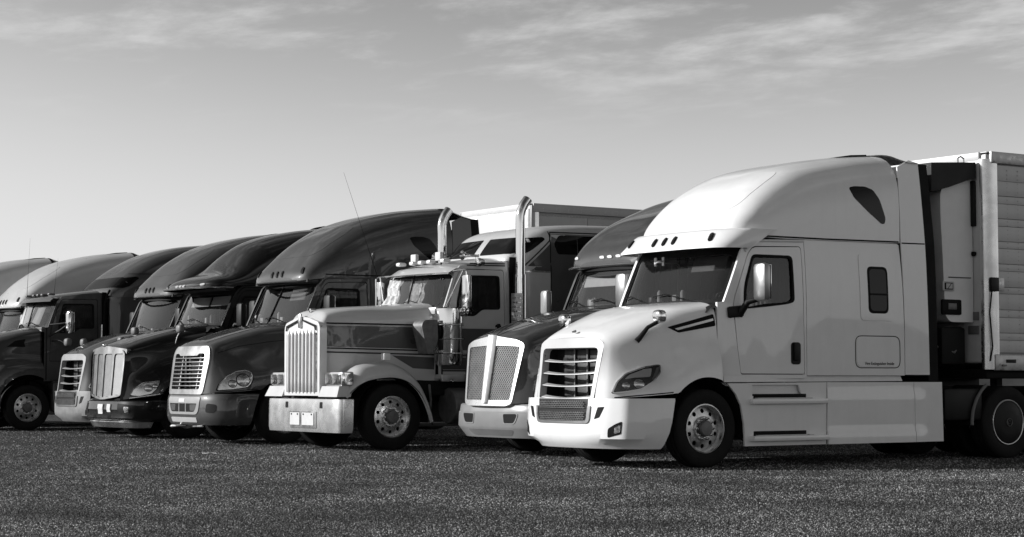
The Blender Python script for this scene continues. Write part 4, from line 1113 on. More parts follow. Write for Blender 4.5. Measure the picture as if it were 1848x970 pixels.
    ROOF = [(2.02, 2.93, 3.00, .66, 3.2), (2.06, 2.93, 3.09, .90, 3.4), (2.15, 2.93, 3.23, 1.03, 3.5), (2.31, 2.95, 3.42, 1.09, 3.5), (2.60, 2.97, 3.64, 1.13, 3.5), (3.0, 2.99, 3.83, 1.17, 3.5), (3.5, 3.0, 4.02, 1.20, 3.6), (4.1, 3.01, 4.17, 1.21, 3.8), (5.05, 3.02, 4.28, 1.215, 4.4)]
    roof, rb = cab_block(root, paint, hood, True, False, False, dx, 2.26, ROOF, axle, shades='strip')
    marker_lights(root, rb, 'front', [(.12, 3.05), (-.08, 3.05), (-.30, 3.05), (.85, 3.07), (-.85, 3.07)], (.12, .045, .02), M['clearlens'])
    Acc().tube([(1.86 + dx * .3 + .20 * (abs(y) / 1.08) ** 2.6 - .06, y, 2.91) for y in np.linspace(-1.08, 1.08, 25)], .022, 8).obj('screen_moulding', paint, root)
    chassis(root, axle=axle); inner_fender(root, axle, R)
    for s in (-1, 1):
        wheel(root, axle, 1.2, R, s)
        wing_mirror(root, (2.16, s * 1.15, 2.1), (1.86, s * 1.42, 2.38), (.11, .20, .40), M['trim_grey'], M['plastic'], s)
    for s in (-1, 1): whip_antenna(root, (2.3, s * 1.12, 3.05), (2.28, s * 1.13, 3.45), .004)
    return root

# ---------------------------------------------------------------- black tractor with a four panel chrome grille and a sun visor
def panel_grille_truck(label, loc, paint, group):
    root = thing('semi_truck', label, 'truck', loc, group)
    axle, R, dx = 1.15, 0.505, 0.22
    KEYS = [
        (-.02, [(0, 1.72), (.50, 1.71), (.76, 1.68), (.83, 1.60), (.81, 1.2), (.77, .95), (.74, .65)]),
        (.06, [(0, 1.79), (.50, 1.78), (.78, 1.73), (.86, 1.62), (.85, 1.2), (.84, .95), (.84, .65)]),
        (.30, [(0, 1.90), (.48, 1.885), (.78, 1.82), (.89, 1.68), (.92, 1.3), (1.04, .98), (1.06, .65)]),
        (.65, [(0, 2.02), (.50, 2.00), (.81, 1.93), (.93, 1.78), (1.02, 1.42), (1.20, 1.10), (1.22, .65)]),
        (1.20, [(0, 2.16), (.58, 2.14), (.90, 2.07), (1.03, 1.93), (1.10, 1.60), (1.24, 1.25), (1.25, .65)]),
        (1.73, [(0, 2.24), (.62, 2.22), (.94, 2.16), (1.07, 2.03), (1.13, 1.70), (1.24, 1.3), (1.25, .65)])]
    sh = lambda x, y, z: x - max(0.0, 1 - x / 0.6) * 0.06 * (1.66 - min(z, 1.66))
    cut = front_cut(axle, R, lambda x: .75 + .12 * min(1, max(0, x) / .75), .75)
    hood, P = xloft('hood', KEYS, np.r_[np.linspace(-.02, .06, 4), np.linspace(.1, .6, 14), np.linspace(.64, 1.73, 30)], cut, paint, root, 44, sh)
    hb = Body(hood)
    gx = lambda z: -.03 - .06 * (1.66 - z)
    gf = lambda y, z: (gx(z) - .07 + .10 * (abs(y) / .8) ** 1.6, y, z)
    outer = rounded([(-.865, 1.72), (-.6, 1.745), (0, 1.80), (.6, 1.745), (.865, 1.72), (.80, 1.5), (.75, .82), (0, .74), (-.75, .82), (-.80, 1.5)], [.04, .1, .2, .1, .04, .1, .1, .2, .1, .1])
    holes = []
    for a, b in ((-.765, -.43), (-.38, -.035), (.035, .38), (.43, .765)):
        t = lambda y: .95 if abs(y) > .6 else 1
        lo = lambda y: .835 - .06 * (1 - abs(y) / .75)
        k = .93
        holes.append(rounded([(a, 1.635), (b, 1.635), (b * k, lo(b) + .015), (a * k, lo(a) + .015)], [.07, .07, .03, .03]))
    sur = patch('grille_surround', outer, gf, M['cast2'], root, holes=holes, step=.08, thick=.10, inward=(1, 0, 0))
    bk = lambda y, z: tuple(np.add(gf(y, z), (.04, 0, 0)))
    for h in holes:
        c = np.mean(h, axis=0)
        pn = patch('grille_panel', [tuple(np.asarray(p) + (np.asarray(p) - c) * .03) for p in h], bk, M['dullmetal'], sur, step=.12, thick=0, inward=(1, 0, 0))
        H_ = np.array(h); a = Acc(); z0, z1 = H_[:, 1].min() + .01, H_[:, 1].max() - .01
        for z in np.linspace(z0, z1, 46):
            q = (z - z0) / (z1 - z0)
            ys = [y for y in np.linspace(H_[:, 0].min(), H_[:, 0].max(), 40) if inside((y, z), h)]
            if len(ys) < 2: continue
            p, r_ = np.add(gf(ys[0], z), (.02, 0, 0)), np.add(gf(ys[-1], z), (.02, 0, 0)); u = np.array([.004, 0, .005]); w = np.array([.0, 0, -.005])
            a.add([p + w, r_ + w, r_ + u, p + u], [(0, 1, 2, 3)])
        a.obj('grille_louvres', M['louvre'], sur, smooth=False)['kind'] = 'stuff'
    Acc().box((-.08, 0, 1.80), (.10, .05, .05), .015).obj('hood_emblem', M['chrome'], root)
    rows = [(.735, -.10, 1.22, 4, .70), (.715, -.13, 1.24, 4, .69), (.56, -.15, 1.25, 4, .64), (.54, -.135, 1.245, 4, .63), (.40, -.135, 1.245, 4, .60), (.36, -.10, 1.22, 4, .58), (.33, -.02, 1.18, 4, .56)]
    bump = fix_normals(hloft('bumper', rows, paint, root, 44)); bb = Body(bump)
    rows = [(.335, -.08, 1.14, 3.6, .45), (.32, -.09, 1.15, 3.6, .45), (.215, -.04, 1.10, 3.4, .42), (.205, .05, 1.06, 3.4, .42)]
    fix_normals(hloft('air_dam', rows, M['satin'], root, 40))
    for s in (-1, 1):
        decal('fog_recess_shade', bb, 'front', rounded([(s * .72, .68), (s * 1.02, .66), (s * 1.08, .60), (s * 1.04, .47), (s * .74, .48)], .03), M['seal'], root, .004)  # fog opening laid on in black, recess shade as colour
        decal('fog_light', bb, 'front', rounded([(s * .93, .62), (s * 1.05, .61), (s * 1.03, .52), (s * .95, .50)], .03), M['lamp'], root, .010)
        decal('tow_opening', bb, 'front', rounded([(s * .28, .49), (s * .44, .49), (s * .44, .38), (s * .28, .38)], .02), M['seal'], root, .003)
    decal('licence_plate', bb, 'front', rounded([(.16, .66), (-.10, .66), (-.08, .47), (.14, .47)], .02), M['paper'], root, .02)
    decal('licence_plate', bb, 'front', rounded([(-.30, .665), (-.46, .665), (-.46, .51), (-.30, .51)], .01), M['paper'], root, .02)
    Acc().box((.02, 0, .745), (.14, 1.4, .06)).obj('grille_gap', M['seal'], root)
    nose_lamps(root, hb, [(.07, .835), (.12, .95), (.29, 1.075), (.57, 1.11), (.50, .96), (.41, .865), (.2, .815)], ((.36, .97, .06), (.47, 1.01, .04)), M['lamp'])
    both(lambda: ribbon('shut_line', hb, 'near', [(.06, .78), (.3, .82), (.62, .87)], .012, M['satin'], root))
    ROOF = [(1.56, 2.97, 3.02, .50, 3.0), (1.60, 2.97, 3.06, .80, 3.0), (1.70, 2.97, 3.13, 1.00, 3.0), (1.85, 2.97, 3.19, 1.10, 3.0), (2.05, 2.98, 3.25, 1.15, 2.8), (2.30, 2.99, 3.40, 1.17, 2.5), (2.60, 3.00, 3.70, 1.18, 2.3), (2.98, 3.0, 3.95, 1.19, 2.3), (3.6, 3.01, 4.13, 1.2, 2.6), (4.1, 3.02, 4.22, 1.21, 3), (4.94, 3.02, 4.30, 1.215, 4)]
    roof, rb = cab_block(root, paint, hood, True, False, False, dx, 2.22, ROOF, axle, shades='two strips')
    vis = fix_normals(hloft('sun_visor', [(2.93, 1.47, 1.14, 3.4, 2.0), (2.925, 1.44, 1.16, 3.4, 2.05), (2.945, 1.44, 1.17, 3.4, 2.1), (3.03, 1.56, 1.15, 3.4, 2.3), (3.035, 1.7, 1.0, 3.2, 2.3)], paint, root, 36))
    Acc().tube([(x - .005, y, 2.945) for x, y in ([(p[0], -p[1]) for p in plan(1.44, 1.17, 3.4, 2.1, 24)][::-1] + plan(1.44, 1.17, 3.4, 2.1, 24).tolist()[1:])], .012, 6).obj('visor_trim', M['satin'], vis)
    marker_lights(root, Body(vis), 'front', [(.18, 2.99), (.02, 2.99), (-.14, 2.99), (-.82, 3.0), (.82, 3.0)], (.12, .035, .02), M['clearlens'])
    chassis(root, axle=axle); inner_fender(root, axle, R)
    for s in (-1, 1):
        wheel(root, axle, 1.2, R, s)
        wing_mirror(root, (2.08, s * 1.15, 2.1), (2.12, s * 1.45, 2.40), (.12, .24, .46), M['plastic'], M['plastic'], s)
        hood_mirror(root, (.95, s * .98, 1.80), (1.0, s * 1.10, 2.12), (.13, .22, .16), M['satin'], M['grey_plastic'], .010, s)
    return root
M['silver_bumper'] = surf('silver_bumper_paint', 0.22, 0.35, coat=0.4, vary=0.08, dust=0.10, bump=0.02, bscale=5)
M['wire'] = surf('grille_wire', 0.28, 0.4, metal=0.7, vary=0.15, vscale=6)
M['louvre'] = surf('louvre_metal', 0.22, 0.45, metal=0.4, vary=0.1, vscale=6)
# ---------------------------------------------------------------- cab and raised sleeper with corner skylights (long nosed tractors)
def classic_cab(root, paint, dx=0.0, sleeper=None, roof_keys=None, curtain=True, zb=2.33, zh=2.90, stripe=None, xs_back=6.1, shades=None):
    """flat sided cab: screen base at x = 2.02 + dx, back of the cab at x = 3.35 + dx"""
    sx = lambda L: [(p[0] + dx,) + tuple(p[1:]) for p in L]
    side = side_fn(sx([(1.9, .98), (2.3, 1.02), (3.4, 1.06)]), 2.2, .04)
    sp = dict(side=side, screen=(zb, zh, 1.99 + dx, 2.15 + dx, .14, .93, .90), frit=.05, split=True)
    sp['cab_outline'] = sx([(2.02, 1.10), (3.37, 1.10), (3.37, 3.14), (2.9, 3.10), (2.42, 3.03), (2.31, 2.92), (2.10, 2.33), (2.02, 2.28)])
    sp['door'] = rounded(sx([(2.14, 1.55), (3.27, 1.55), (3.27, 2.98), (2.42, 2.98), (2.33, 2.82), (2.16, 2.3)]), [.03, .04, .05, .08, .1, .1])
    sp['door_window'] = rounded(sx([(2.45, 2.86), (3.17, 2.87), (3.17, 2.31), (2.82, 2.31), (2.68, 2.20), (2.36, 2.20), (2.34, 2.4)]), [.06, .06, .05, .05, .05, .04, .1])
    sp['handle'] = (3.08 + dx, 1.95, 3.20 + dx, 2.06)
    cs = cab_sides(root, sp, paint); screen(root, sp)
    Acc().box((1.99 + dx, 0, zb - .06), (.10, 2.0, .12), .02).obj('scuttle', paint, root)
    Acc().box((2.08 + dx, 0, 1.72), (.06, 2.0, 1.2), .01).obj('firewall', M['chassis'], root)
    interior(root, 2.06 + dx, zb, 3.34 + dx, 2.95, .98, curtain, dash_top=zb - .04)
    if shades: cab_shades(root, 2.16 + dx, shades)
    # crowned cab roof, rising to the back
    rows = []
    for t in np.linspace(0, 1, 12):
        x = 2.14 + dx + 1.27 * t; h = 2.95 + .20 * t ** .8; row = []
        for y in np.linspace(-1, 1, 25):
            e = abs(y) ** 5
            row.append((x + (.16 * abs(y) ** 2.4 * (1 - t)), y * (1.0 + .03 * t), h + .09 * (1 - y * y) - .13 * e))
        rows.append(row)
    rf = fix_normals(Acc().grid(rows).obj('cab_roof', paint, root)); rb = Body(rf)
    return side, sp, rb, cs

def studio_sleeper(root, paint, x0, keys, side_w=1.22, z0=1.05, x1=6.1):
    """raised sleeper behind the cab. keys: roof sections"""
    roof = roof_loft(root, keys, paint, 'sleeper_roof', nx=40, n=52)
    zt = 3.05
    w = lambda x: side_w - .17 * max(0.0, 1 - (x - x0) / .30) ** 2
    f = lambda x, z: (x, -w(x), z)
    sl = patch('sleeper_side', [(x0, z0), (x1, z0), (x1, zt), (x0, zt)], f, paint, root, step=.12, thick=.03, inward=(0, 1, 0)); mirrored(sl)
    Acc().box(((x0 + x1) / 2 + .03, 0, (z0 + zt) / 2), (x1 - x0 - .06, 2 * side_w - .22, zt - z0), .02).obj('sleeper_wall', paint, root)
    return roof, sl

def classic_truck(label, loc, group):
    """long square hood, chrome shell grille, twin stacks, outside air cleaners, striped paint"""
    root = thing('semi_truck', label, 'truck', loc, group)
    paint, dark, chrome = M['beige'], M['stripe'], M['chrome']
    axle, R = 1.02, 0.535
    # hood: nearly flat sided, crowned, tapering to the radiator shell
    KEYS = [
        (.05, [(0, 2.165), (.33, 2.105), (.52, 2.045), (.572, 1.96), (.585, 1.8), (.585, 1.4), (.585, .9)]),
        (.17, [(0, 2.262), (.35, 2.245), (.53, 2.19), (.585, 2.08), (.59, 1.8), (.59, 1.4), (.59, .9)]),
        (.55, [(0, 2.32), (.38, 2.305), (.59, 2.25), (.655, 2.13), (.665, 1.8), (.67, 1.4), (.675, .9)]),
        (1.2, [(0, 2.36), (.38, 2.35), (.63, 2.29), (.73, 2.17), (.75, 1.85), (.755, 1.45), (.76, .9)]),
        (2.02, [(0, 2.42), (.45, 2.41), (.74, 2.36), (.84, 2.24), (.86, 1.9), (.865, 1.45), (.87, .9)])]
    hood, P = xloft('hood', KEYS, np.r_[np.linspace(.05, .17, 7), np.linspace(.22, 2.02, 32)], lambda x: 1.12, paint, root, 44)
    hb = Body(hood)
    # radiator shell with its peak, ornament, bars
    gf = lambda y, z: (-.005, y, z)
    outer = rounded([(-.61, 1.98), (-.56, 2.06), (0, 2.185), (.56, 2.06), (.61, 1.98), (.605, .875), (-.605, .875)], [.06, .1, .25, .1, .06, .02, .02])
    inner = rounded([(-.535, 1.885), (.535, 1.885), (.535, .93), (-.535, .93)], .02)
    sur = patch('grille_shell', outer, gf, M['bright_trim'], root, holes=[inner], step=.10, thick=.13, inward=(1, 0, 0))
    head = rounded([(-.545, 1.89), (-.52, 2.0), (0, 2.125), (.52, 2.0), (.545, 1.89)], [.02, .04, .04, .04, .02])
    patch('shell_panel', head, lambda y, z: (-.012, y, z), M['bright_trim'], sur, step=.1, thick=.02, inward=(1, 0, 0))
    for s in (-1, 1):
        Acc().extr([(-.036, s * .07, 2.115), (-.036, s * .50, 2.015), (-.036, s * .52, 1.93), (-.036, s * .49, 1.93), (-.036, s * .47, 1.985), (-.036, s * .07, 2.085)], (.01, 0, 0)).obj('shell_groove', M['seal'], sur, smooth=False)
    Acc().box((.05, 0, 1.40), (.02, 1.09, .97)).obj('grille_screen', M['galv'], sur)
    m = hexmesh((.035, .53, .94), (0, -1, 0), (0, 0, 1), 52, 46, 1.06, .94, .004, .004, nrm=(-1, 0, 0)); m.obj('screen_wire', M['dullmetal'], sur, smooth=False)['kind'] = 'stuff'
    for y in np.linspace(-.44, .44, 8):
        a = Acc(); r = .030
        pts = [(.0, y, .90), (-.012, y, .96), (-.014, y, 1.1), (-.014, y, 1.86), (-.014, y, 1.90), (-.006, y, 1.965)]
        a.tube(pts, [.004, r, r, r, r, .003], 8); a.obj('grille_bar', M['bright_trim'], sur)
    Acc().box((-.03, .02, 2.09), (.05, .085, .235), .02).obj('hood_ornament', M['satin'], sur, angle=30)
    a = Acc().lathe([(.001, -.06), (.035, -.05), (.035, .05), (.001, .06)], (.16, -.06, 2.26), 'x', 12); a.obj('radiator_cap', chrome, sur)
    # shell sides are polished, the front of the hood is painted
    for s in (-1, 1):
        Acc().grid([[(.02 + k * .10, s * (.605 - .02 * k), z) for z in np.linspace(.9, 2.0, 6)] for k in range(2)], flip=s > 0).obj('shell_side', chrome, sur)
    # stripes laid on the hood side
    both(lambda: decal('stripe', hb, 'near', [(.13, 2.025), (2.0, 2.01), (2.0, 1.625), (.13, 1.66)], dark, root, .0025, .003, step=.12))
    for a_, b_ in ((2.045, 2.03), (1.645, 1.61), (1.58, 1.545)): both(lambda: decal('pinstripe', hb, 'near', [(.13, a_ + .012), (2.0, b_ + .012), (2.0, b_ - .012), (.13, a_ - .012)], M['ink'] if a_ < 1.6 else M['seal'], root, .004, .004, step=.2))
    for a_, b_ in ((2.015, 2.0), (1.66, 1.628)): both(lambda: decal('pinstripe', hb, 'near', [(.13, a_ + .006), (2.0, b_ + .006), (2.0, b_ - .006), (.13, a_ - .006)], M['pin'], root, .005, .005, step=.2))
    both(lambda: decal('stripe', hb, 'near', [(1.25, 1.53), (2.0, 1.50), (2.0, 1.30), (1.62, 1.32)], dark, root, .0025, .003, step=.12))
    # fenders: open arch from the headlamp to the step
    A = R + .13
    for s in (-1, 1):
        rows = []
        prof = [(.55, .02), (.72, .10), (.95, .14), (1.12, .115), (1.22, .05), (1.25, -.02), (1.24, -.05)]
        cen = [(.12, .86), (.22, .98), (.36, 1.08), (.52, 1.15), (.72, 1.19), (1.0, 1.205), (1.25, 1.15), (1.46, 1.0), (1.60, .80), (1.69, .60), (1.74, .45)]
        cen = spline(cen, 34)
        for i, (cx, cz) in enumerate(cen):
            t = np.gradient(cen, axis=0)[i]; t /= np.linalg.norm(t); nn = np.array([-t[1], t[0]])
            k = min(1.0, max(0.25, (cx - .1) / .4)) if cx < 1.0 else max(.25, 1 - (cx - 1.0) / .9 * .75)
            k = k if cx < 1.25 else k
            q = spline([(y, h * (1.55 * k if h > 0 else 1) + (.06 * k if y < .6 and cx < 1.4 else 0)) for y, h in prof], 20)
            narrow = 0.0 if cx < 1.35 else min(.30, (cx - 1.35) * .9)
            rows.append([(cx + nn[0] * h, s * (max(y, .62 + narrow)), cz + nn[1] * h) for y, h in q])
        fn_ = fix_normals(Acc().grid(rows).obj('fender', paint, root, angle=50))
        # inside lip
        Acc().tube([(cx, s * 1.235, cz - .045) for cx, cz in cen[2:]], .012, 6).obj('fender_lip', M['seal'], fn_)
        Acc().box((.90, s * 1.16, 1.50), (.13, .11, .12), .02).obj('fender_light', M['clearlens'], root)
        # headlight pod and the apron below it
        Acc().box((.17, s * .95, 1.145), (.22, .56, .23), .025).obj('headlight_pod', chrome, root, angle=30)
        for y in (.83, 1.07):
            h = Acc().box((.052, s * y, 1.14), (.02, .20, .155), .01).obj('headlight', M['lamp'], root)
            Acc().lathe([(.001, 0), (.055, .006), (.075, .025)], (.035, s * y, 1.14), 'x', 16).obj('lamp_reflector', chrome, h)
            Acc().box((.030, s * y, 1.14), (.008, .205, .16), .003).obj('lamp_lens', M['lens'], h)
        Acc().extr([(.03, s * .63, 1.03), (.03, s * 1.20, 1.03), (-.04, s * 1.25, .86), (-.04, s * .63, .86)], (.25, 0, 0)).obj('fender_apron', paint, root)
    # bumper: deep polished channel with wrapped ends
    rows = [(.83, .04, 1.24, 9, .26), (.82, -.005, 1.255, 9, .26), (.74, -.012, 1.26, 9, .26), (.36, -.012, 1.26, 9, .25), (.29, .0, 1.25, 9, .24), (.285, .05, 1.2, 9, .24)]
    bump = fix_normals(hloft('bumper', rows, M['bright'], root, 60)); bb = Body(bump)
    for y in (.50, -.68): decal('tow_slot', bb, 'front', rounded([(y - .045, .775), (y + .045, .775), (y + .045, .675), (y - .045, .675)], .01), M['seal'], root, .004)
    pl = decal('licence_plate_holder', bb, 'front', rounded([(-.53, .625), (.39, .625), (.39, .355), (-.53, .355)], .015), M['satin'], root, .014)
    decal('licence_plate', bb, 'front', rounded([(.02, .60), (.35, .60), (.35, .40), (.02, .40)], .012), M['paper'], pl, .022)
    decal('licence_plate', bb, 'front', rounded([(-.46, .60), (-.06, .60), (-.06, .40), (-.46, .40)], .012), M['paper'], pl, .022)
    for y in (.08, .29, -.12, -.40): Acc().lathe([(.014, 0), (.014, .006), (.001, .008)], (-.037, y, .575), 'x', 8, -1).obj('plate_bolt', M['seal'], pl)
    # cab, sleeper
    side, sp, rb, cs = classic_cab(root, paint, 0.0, shades='foil')
    cb = cs
    both(lambda: decal('stripe', cb, 'near', [(2.06, 1.98), (3.36, 1.98), (3.36, 1.62), (2.06, 1.62)], dark, root, .004, .003, step=.15))
    both(lambda: decal('stripe', cb, 'near', [(2.06, 1.50), (3.36, 1.50), (3.36, 1.30), (2.06, 1.30)], dark, root, .004, .003, step=.15))
    for z in (1.60, 1.53, 1.28, 2.0): both(lambda: decal('pinstripe', cb, 'near', [(2.06, z + .012), (3.36, z + .012), (3.36, z - .012), (2.06, z - .012)], M['pin'] if z > 1.55 else M['ink'], root, .006, .004, step=.3))
    both(lambda: ribbon('window_trim', cb, 'near', [(2.55, 3.04), (3.3, 3.05)], .02, M['seal'], root))
    both(lambda: ribbon('window_trim', cb, 'near', [(2.60, 3.07), (3.3, 3.085)], .02, M['seal'], root))
    ROOF = [(3.34, 3.10, 3.16, .90, 5), (3.37, 3.08, 3.24, .97, 5), (3.48, 3.06, 3.40, 1.03, 5.5), (3.62, 3.05, 3.56, 1.09, 5.5), (3.80, 3.04, 3.69, 1.15, 5.5), (4.1, 3.04, 3.77, 1.205, 6), (5.0, 3.04, 3.83, 1.22, 7), (6.1, 3.04, 3.85, 1.22, 7)]
    roof, sl = studio_sleeper(root, paint, 3.50, ROOF); sb = Body(roof, sl); rfb = Body(roof)
    # skylight corner windows
    both(lambda: decal('skylight', rfb, 'near', rounded([(3.44, 3.27), (3.62, 3.53), (3.98, 3.56), (4.02, 3.52), (3.76, 3.32), (3.66, 3.27)], [.02, .03, .04, .03, .05, .05]), M['dark_glass'], root, .006, step=.07))
    for s in (-1, 1): decal('skylight', rfb, 'front', rounded([(s * .10, 3.27), (s * 1.0, 3.26), (s * 1.04, 3.50), (s * .92, 3.55), (s * .10, 3.56)], .03), M['dark_glass'], root, .006)
    both(lambda: decal('sleeper_window', sb, 'near', rounded([(4.18, 3.45), (4.30, 3.60), (5.35, 3.60), (5.30, 3.29), (4.26, 3.27)], .05), M['dark_glass'], root, .006, step=.09))
    both(lambda: decal('stripe', sb, 'near', [(3.62, 2.98), (4.12, 3.46), (4.16, 3.62), (6.0, 3.64), (6.0, 1.3), (4.11, 1.3), (4.11, 2.97)], dark, root, .0035, .003, step=.12))
    both(lambda: ribbon('pinstripe', sb, 'near', [(3.58, 3.0), (4.10, 3.50), (4.14, 3.645), (6.0, 3.665)], .022, M['ink'], root, off=.005))
    both(lambda: ribbon('sleeper_seam', sb, 'near', [(4.11, 3.66), (4.11, 1.2)], .014, M['seal'], root, off=.007))
    both(lambda: ribbon('window_trim', sb, 'near', [(3.62, 2.96), (4.10, 2.96)], .02, M['satin'], root, off=.006))
    fix_normals(Acc().grid([[(x, y, z) for z in np.linspace(1.1, 3.2, 5)] for x, y in ((3.36, -1.06), (3.42, -1.05), (3.50, -1.05))]).mirror().obj('cab_boot', M['seal'], root))
    a = Acc().tube([(3.60, -1.03, 3.20), (3.52, -1.09, 3.14), (3.45, -1.09, 2.95), (3.42, -1.09, 2.5), (3.42, -1.09, 1.2)], .025, 8); bt = a.obj('boot_seal', M['seal'], root); mirrored(bt)
    # roof lamps, horns, visor
    vrows = []
    for y in np.linspace(-1.0, 1.0, 21):
        q = .14 * (abs(y) / .93) ** 2.4
        vrows.append([(2.02 + q, y, 2.885 - .02 * q), (2.01 + q, y, 2.90), (2.17 + q, y, 3.03 - .05 * abs(y) ** 4), (2.22 + q, y, 3.04 - .05 * abs(y) ** 4)])
    vis = fix_normals(Acc().grid(vrows).obj('sun_visor', paint, root))
    Acc().tube([(2.01 + .14 * (abs(y) / .93) ** 2.4, y, 2.892) for y in np.linspace(-1.0, 1.0, 21)], .014, 6).obj('visor_trim', M['chrome'], vis)
    for y in (.72, .28, .0, -.28, -.72):
        b = Acc().box((2.30, y, 3.12), (.16, .13, .07), .03); b.obj('marker_light', M['clearlens'], root)
    for y in (.40, -.40):
        Acc().box((2.38, y, 3.21), (.07, .17, .15), .015).obj('work_lamp', M['paper'], root)
        Acc().tube([(2.42, y, 3.05), (2.42, y, 3.2)], .015, 6).obj('lamp_bracket', M['seal'], root)
    for y in (.15, -.75):
        h = Acc().lathe([(.085, 0), (.06, .03), (.03, .10), (.022, .30), (.03, .32), (.001, .33)], (2.62, y, 3.22), 'x', 16); h.tube([(2.9, y, 3.22), (2.9, y, 3.10)], .015, 6); h.obj('air_horn', M['chrome'], root)
    Acc().tube([(2.52, -.95, 3.16), (2.52, .9, 3.2)], .012, 6).obj('horn_rail', M['seal'], root)
    h = Acc().lathe([(.001, -.06), (.06, -.05), (.075, 0), (.05, .08), (.001, .10)], (2.75, -1.08, 3.09), 'x', 16); h.tube([(2.78, -1.0, 3.05), (2.78, -1.08, 3.09)], .015, 6); h.obj('spot_lamp', M['chrome'], root)
    # mirrors on chrome brackets
    for s in (-1, 1):
        br = Acc().tube([(2.28, s * 1.0, 2.93), (2.26, s * 1.40, 2.94), (2.24, s * 1.48, 2.90), (2.24, s * 1.48, 2.30), (2.26, s * 1.40, 2.24), (2.22, s * .98, 2.24)], .017, 8)
        br.tube([(2.25, s * 1.35, 2.92), (2.13, s * .98, 2.30)], .012, 6)
        o = br.obj('mirror_bracket', M['chrome'], root)
        Acc().box((2.27, s * 1.42, 2.58), (.07, .20, .54), .02).obj('mirror_housing', M['chrome'], o, angle=30)
        Acc().box((2.315, s * 1.42, 2.58), (.01, .17, .50), .003).obj('mirror_glass', M['mirror'], o)
        bm = Acc().lathe([(.001, -.05), (.07, -.04), (.09, 0), (.09, .02), (.001, .02)], (2.30, s * 1.34, 2.26), 'x', 18); bm.obj('convex_mirror', M['chrome'], o)
    whip_antenna(root, (2.22, 1.40, 2.94), (1.50, 1.34, 4.74), .0035)
    # stacks
    for s in (-1, 1):
        x, y = 3.46, s * 1.25
        st = Acc().tube([(x, y, 2.12), (x, y, 3.74), (x, y, 3.88), (x + .02, y, 3.98), (x + .07, y, 4.08), (x + .15, y, 4.18)], .082, 20, caps=False).obj('exhaust_stack', M['chrome'], root)
        Acc().tube([(x, y, 1.20), (x, y, 2.9)], .095, 20).obj('stack_muffler', M['chrome'], st)
        hs = []
        for i in range(6):
            for j in range(17):
                u, v = .03 + .052 * (i + (.5 if j % 2 else 0)), 1.30 + .075 * j
                hs.append([(u + .016 * math.cos(t), v + .016 * math.sin(t)) for t in np.linspace(0, 2 * math.pi, 6, endpoint=False)])
        patch('heat_shield', [(0, 1.22), (.38, 1.22), (.38, 2.58), (0, 2.58)], lambda u, v: (x - .155 * math.sin(.35 + u / .155), y + s * .155 * math.cos(.35 + u / .155), v), M['galv'], st, holes=hs, step=.06, thick=.004, inward=(1, 0, 0))
    # air cleaners with their rain caps
    for s in (-1, 1):
        x, y = 2.12, s * 1.13
        c = Acc().lathe([(.001, 2.32), (.20, 2.32), (.235, 2.30), (.24, 2.24), (.24, 2.06), (.225, 2.05), (.225, 1.42), (.20, 1.37), (.001, 1.36)], (x, y, 0), 'z', 36).obj('air_cleaner', M['chrome'], root, angle=30)
        for z in (2.03, 1.80, 1.56): Acc().tube([(x + .232 * math.cos(t), y + .232 * math.sin(t), z) for t in np.linspace(0, 2 * math.pi, 28, endpoint=False)], .012, 6, closed=True).obj('clamp_band', M['satin'], c)
        prof = rounded([(1.50, 2.02), (1.56, 2.105), (1.80, 2.105), (1.82, 1.75), (1.70, 1.55), (1.62, 1.55)], [.05, .05, .02, .1, .03, .03])
        fix_normals(Acc().extr([(px_, y - .15, pz) for px_, pz in prof], (0, .30, 0)).obj('intake_hood', M['dullmetal'], c, angle=30))
        Acc().lathe([(.15, -.16), (.15, .0), (.13, .03), (.001, .03)], (1.86, y, 1.92), 'x', 20).obj('intake_pipe', M['seal'], c)
    # step, tank, chassis
    for s in (-1, 1):
        Acc().box((2.75, s * .98, 1.16), (1.5, .24, .12), .02).obj('step', M['alu'], root)
        t = Acc().lathe([(.001, -.75), (.28, -.74), (.30, -.70), (.30, .70), (.28, .74), (.001, .75)], (2.95, s * .93, .70), 'x', 32); t.obj('fuel_tank', M['dullmetal'], root)
        wheel(root, axle, 1.2, R, s, rim_mat=M['bright'])
        Acc().tube([(1.76, s * 1.1, 1.05), (1.85, s * 1.0, .8), (1.9, s * .9, .6)], .02, 6).obj('step_bracket', M['galv'], root)
    a = Acc().box((2.6, 0, 1.0), (1.9, 1.7, .25), .02); a.obj('cab_floor', M['chassis'], root)
    chassis(root, .3, 7.6, axle); inner_fender(root, axle, R, .58, 1.19)
    return root

